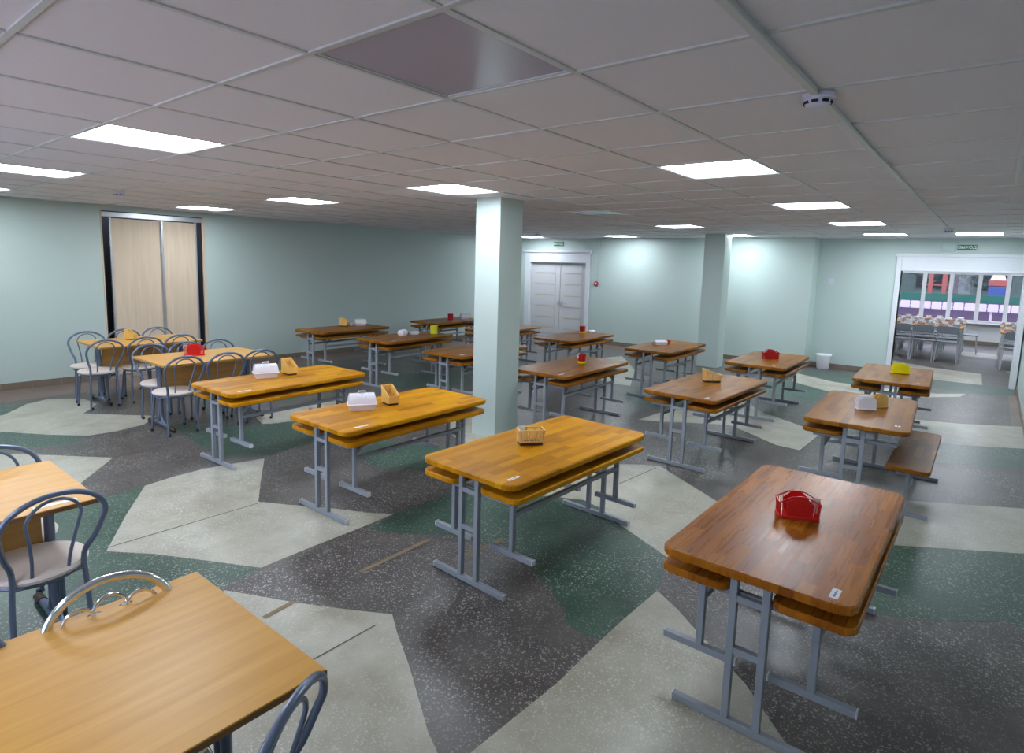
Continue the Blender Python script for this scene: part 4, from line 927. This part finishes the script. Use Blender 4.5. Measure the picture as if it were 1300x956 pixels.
# ------------------------------------------------------------------ the second hall
HH = 0.70
def hall_table():
    t = thing('dining_table', '', 'table')
    m = MB(); m.bevbox(-0.38, 0.38, -0.62, 0.62, HH-0.024, HH, 0.003); m.build('tabletop', M['orange_top'], t)
    for sx in (-1, 1):
        for sy in (-1, 1):
            m = MB(); m.tube([(sx*0.33, sy*0.56, HH-0.024), (sx*0.35, sy*0.58, 0.0)], 0.014, 8); m.build('leg', M['silver'], t)
    m = MB(); m.box(-0.33, 0.33, -0.565, -0.545, HH-0.07, HH-0.024); m.box(-0.33, 0.33, 0.545, 0.565, HH-0.07, HH-0.024); m.box(-0.34, -0.32, -0.56, 0.56, HH-0.07, HH-0.024); m.box(0.32, 0.34, -0.56, 0.56, HH-0.07, HH-0.024)
    m.build('apron', M['silver'], t)
    return t
def hall_chair():
    t = thing('stacking_chair', '', 'chair')     # faces +X
    m = MB(); m.prism(rrect(-0.19, 0.19, -0.19, 0.19, 0.05, 5), 0.405, 0.43, 0.008); m.build('seat', M['greyseat'], t)
    m = MB(); T = Matrix.Translation((-0.215, 0, 0)) @ Matrix.Rotation(R(-8), 4, 'Y') @ Matrix.Rotation(PI/2, 4, 'Z') @ Matrix.Rotation(PI/2, 4, 'X')
    m.prism(rrect(-0.185, 0.185, 0.60, 0.755, 0.05, 5), -0.01, 0.01, 0.004, 0, False, T); m.build('backrest', M['greyseat'], t)
    for s in (-1, 1):
        m = MB(); m.tube([(0.16, s*0.165, 0.405), (0.205, s*0.185, 0.0)], 0.0115, 8); m.build('leg', M['silver'], t)
        m = MB(); m.tube([(-0.16, s*0.165, 0.405), (-0.235, s*0.185, 0.0)], 0.0115, 8); m.build('leg', M['silver'], t)
        m = MB(); m.tube(smooth_path([(0.14, s*0.15, 0.398), (-0.15, s*0.165, 0.40), (-0.205, s*0.172, 0.46), (-0.30, s*0.172, 0.72)], 3), 0.010, 8); m.build('back_post', M['silver'], t)
    return t
ht = hall_table(); hc = hall_chair(); first = [True, True]
TABS = [(15.35, 1.05), (15.35, 2.32), (16.95, 1.05), (16.95, 2.32), (15.05, -0.78), (16.65, -0.78)]
tl = ['orange-edged dining table nearest in the further hall, left block, beside the aisle', 'orange-edged dining table of the front left block behind the passage jamb',
      'dining table of the back left block, beside the aisle', 'dining table of the back left block, farthest from the aisle', 'dining table at the right edge of the further hall, nearer one', 'dining table at the right edge of the further hall, nearer the window']
for k, (x, y) in enumerate(TABS):
    if k == 0: ht.location = (x, y, 0); ht['label'] = tl[0]; ht['group'] = 'dining tables of the further hall'
    else: dup(ht, (x, y, 0), 0, tl[k], 'dining tables of the further hall')
    n = 3
    for side in (-1, 1):
        for q in range(n):
            yy = y-0.40+q*0.40; xx = x+side*0.36
            lab = 'grey stacking chair with silver legs tucked at the dining tables of the further hall'
            rot = (0 if side < 0 else PI)+random.uniform(-0.08, 0.08)
            if first[1]: hc.location = (xx, yy, 0); hc.rotation_euler = (0, 0, rot); hc['label'] = lab; hc['group'] = 'chairs of the further hall'; first[1] = False
            else: dup(hc, (xx, yy, 0), rot, lab, 'chairs of the further hall')
t = thing('stool', 'grey stool beside the aisle near the window of the further hall', 'stool', (17.2, 0.36, 0))
m = MB(); m.prism(rrect(-0.17, 0.17, -0.17, 0.17, 0.03, 4), 0.40, 0.43, 0.005); m.build('seat', M['greyseat'], t)
for sx in (-1, 1):
    for sy in (-1, 1):
        m = MB(); m.tube([(sx*0.13, sy*0.13, 0.40), (sx*0.165, sy*0.165, 0.0)], 0.011, 8); m.build('leg', M['silver'], t)
# crockery and bread waiting on the dining tables
def stack_mesh():
    m = MB(); m.lathe([(0.0, 0.0), (0.05, 0.0), (0.085, 0.012), (0.086, 0.015), (0.05, 0.005), (0.0, 0.005)], 20); return m
pl = stack_mesh(); plo = None
bw = MB(); bw.lathe([(0.0, 0.0), (0.03, 0.0), (0.06, 0.045), (0.058, 0.046), (0.028, 0.005), (0.0, 0.005)], 20)
br_ = MB()
for k in range(6): br_.prism([(-0.05, 0), (0.05, 0), (0.056, 0.02), (0.04, 0.045), (-0.04, 0.045), (-0.056, 0.02)], 0.0+k*0.019, 0.016+k*0.019, 0.003, 0, False, Matrix.Translation((0, 0.045, 0)) @ Matrix.Rotation(PI/2, 4, 'X') )
protos = {}
def put(kind, mb, mat, loc, rot, label, cat, group):
    if kind in protos: o = protos[kind].copy(); COL.objects.link(o)
    else: o = mb.build(kind, mat); protos[kind] = o
    o.location = loc; o.rotation_euler = (0, 0, rot); return tag(o, label, cat, group)
rnd = random.Random(4)
for ti, (x, y) in enumerate(TABS):
    for iy in range(6):
        for ix in range(3):
            px = x-0.26+ix*0.26+rnd.uniform(-0.012, 0.012); py = y-0.50+iy*0.20+rnd.uniform(-0.008, 0.008); z = HH+0.0003
            nl = rnd.choice((3, 4, 5)); 
            if (ix+iy) % 2 == 0:
                for k in range(nl):
                    put('plate', pl, M['china'], (px, py, z), 0, 'white plate laid out on the further hall tables', 'plate', 'plates on the further hall tables'); z += 0.0155
                put('bowl', bw, M['china'], (px, py, z-0.010), 0, 'white bowl on stacked plates in the further hall', 'bowl', 'bowls on the further hall tables')
            else:
                put('plate', pl, M['china'], (px, py, z), 0, 'white plate laid out on the further hall tables', 'plate', 'plates on the further hall tables')
                put('bread_slices', br_, M['bread'], (px, py, z+0.0155), rnd.uniform(0, 3), 'stack of brown bread slices on a plate in the further hall', 'bread', 'bread on the further hall tables')

# ------------------------------------------------------------------ outside the far windows
m = MB(); m.box(X2+0.3, X2+40, -30, 30, -0.5, -0.35); struct(m.build('ground', M['asphalt']))
m = MB(); m.box(X2+9.0, X2+9.1, -20, 20, 0.78, 1.06); m.box(X2+9.02, X2+9.08, -20, 20, -0.35, 0.78, 1)
for k in range(-9, 10): m.box(X2+9.1, X2+9.2, k*2.1, k*2.1+0.1, -0.35, 1.06)
tag(m.build('green_fence', [M['hedge'], M['asphalt']]), 'long dark green board fence outside the far windows', 'fence')
m = MB(); m.box(X2+8.6, X2+8.68, -20, 20, 0.54, 0.60)
for k in range(-58, 59): m.prism([(-0.155, 0), (0.155, 0), (0.155, 0.24), (0.13, 0.28), (-0.13, 0.28), (-0.155, 0.24)], -0.03, 0.03, 0.004, 0, False, Matrix.Translation((X2+8.5, k*0.34, 0.48)) @ Matrix.Rotation(PI/2, 4, 'Z') @ Matrix.Rotation(PI/2, 4, 'X'))
for k in range(-9, 10): m.box(X2+8.6, X2+8.68, k*2.1, k*2.1+0.08, -0.35, 0.56)
tag(m.build('picket_row', M['pinkwhite']), 'row of low pinkish white pickets outside the far windows', 'fence')
def tree(x, y, h, r, label):
    t = thing('tree', label, 'tree', (x, y, -0.35), 0, 'trees outside the far windows')
    m = MB(); m.tube([(0, 0, 0), (0.1, 0.05, h*0.3), (0, 0.1, h*0.6)], [0.16, 0.12, 0.07], 8); m.build('trunk', M['bark'], t)
    m = MB(); rg = random.Random(int(x*10+y*7))
    for k in range(900):
        th = rg.uniform(0, 2*PI); ph = math.acos(rg.uniform(-1, 1)); rr = r*rg.uniform(0.4, 1.0)
        c = Vector((rr*math.sin(ph)*math.cos(th), rr*math.sin(ph)*math.sin(th), h*0.62+rr*math.cos(ph)*0.95)); q = rg.uniform(0.16, 0.34)
        T = Matrix.Translation(c) @ Matrix.Rotation(rg.uniform(0, 6), 4, Vector((rg.uniform(-1, 1), rg.uniform(-1, 1), rg.uniform(-1, 1))).normalized())
        m._add([(-q, 0, 0), (0, -q*0.6, 0.03), (q, 0, 0), (0, q*0.6, -0.03), (0, 0, q*0.2)], [(0, 1, 4), (1, 2, 4), (2, 3, 4), (3, 0, 4)], 0, False, T)
    m.build('crown', M['foliage'], t)
for x, y, h, r, lb in ((33, 4.9, 5.5, 2.0, 'dull green tree outside the leftmost far window'), (38.5, 1.6, 6, 2.6, 'dull green tree outside between the orange posts and blue kiosk'), (33.5, -2.2, 5, 1.7, 'dull green tree outside the middle far window'), (37, -6.8, 6, 2.8, 'dull green tree outside the right far windows'), (39, 8.6, 6.5, 3.0, 'tall dull green tree outside at far left')):
    tree(x, y, h, r, lb)
t = thing('playground_frame', 'orange-red playground posts with a roof outside the second far window', 'playground', (30.0, 1.86, -0.35))
for y in (-0.23, 0.23):
    m = MB(); m.bevbox(-0.07, 0.07, y-0.08, y+0.08, 0, 3.3, 0.01); m.build('post', M['orange'], t)
m = MB()
for z in (1.7, 2.2, 2.7): m.box(-0.03, 0.03, -0.45, 0.45, z, z+0.06)
m.build('crossbar', M['orange'], t)
t = thing('kiosk', 'small blue kiosk with white and red top outside the fourth far window', 'kiosk', (31.0, -0.05, -0.35))
m = MB(); m.bevbox(-0.25, 0.25, -0.28, 0.28, 0, 1.75, 0.02); m.build('kiosk_body', M['blue'], t)
m = MB(); m.bevbox(-0.27, 0.27, -0.3, 0.3, 1.75, 2.0, 0.03); m.build('kiosk_band', M['orange'], t)
m = MB(); m.lathe([(0.25, 2.0), (0.2, 2.15), (0.1, 2.3), (0.0, 2.35)], 16); m.build('kiosk_top', M['pvc'], t)

m = MB(); m.box(44, 50, -26, 26, -0.35, 9.0)
for k in range(-8, 9):
    for r_ in range(3): m.box(43.97, 44.0, k*3.1-0.7, k*3.1+0.7, 1.0+r_*2.8, 2.5+r_*2.8, 1)
tag(m.build('far_building', [M['foliage'], M['void']]), 'dull grey-green building behind the trees outside the far windows', 'building')
# ------------------------------------------------------------------ world and camera
wd = bpy.data.worlds.new('world'); SC.world = wd; wd.use_nodes = True
bg = wd.node_tree.nodes.get('Background'); bg.inputs[0].default_value = (0.74, 0.74, 1.0, 1); bg.inputs[1].default_value = 2.6

F_PX, YAW, PITCH, ROLL, CAMZ = 760.926, R(51.3747), R(7.3548), R(1.6745), 1.7203
cam = bpy.data.cameras.new('camera'); co = bpy.data.objects.new('camera', cam); COL.objects.link(co); SC.camera = co
fwd = Vector((math.sin(YAW)*math.cos(PITCH), math.cos(YAW)*math.cos(PITCH), -math.sin(PITCH)))
rt = Vector((math.cos(YAW), -math.sin(YAW), 0)); up = rt.cross(fwd)
r2 = rt*math.cos(ROLL)+up*math.sin(ROLL); u2 = -rt*math.sin(ROLL)+up*math.cos(ROLL)
mt = Matrix((r2, u2, -fwd)).transposed().to_4x4(); mt.translation = Vector((0, 0, CAMZ)); co.matrix_world = mt
cam.sensor_fit = 'HORIZONTAL'; cam.sensor_width = 36.0; cam.lens = F_PX/1300*36.0
cam.shift_y = -(478-433.5)/1300; cam.clip_start = 0.05; cam.clip_end = 200
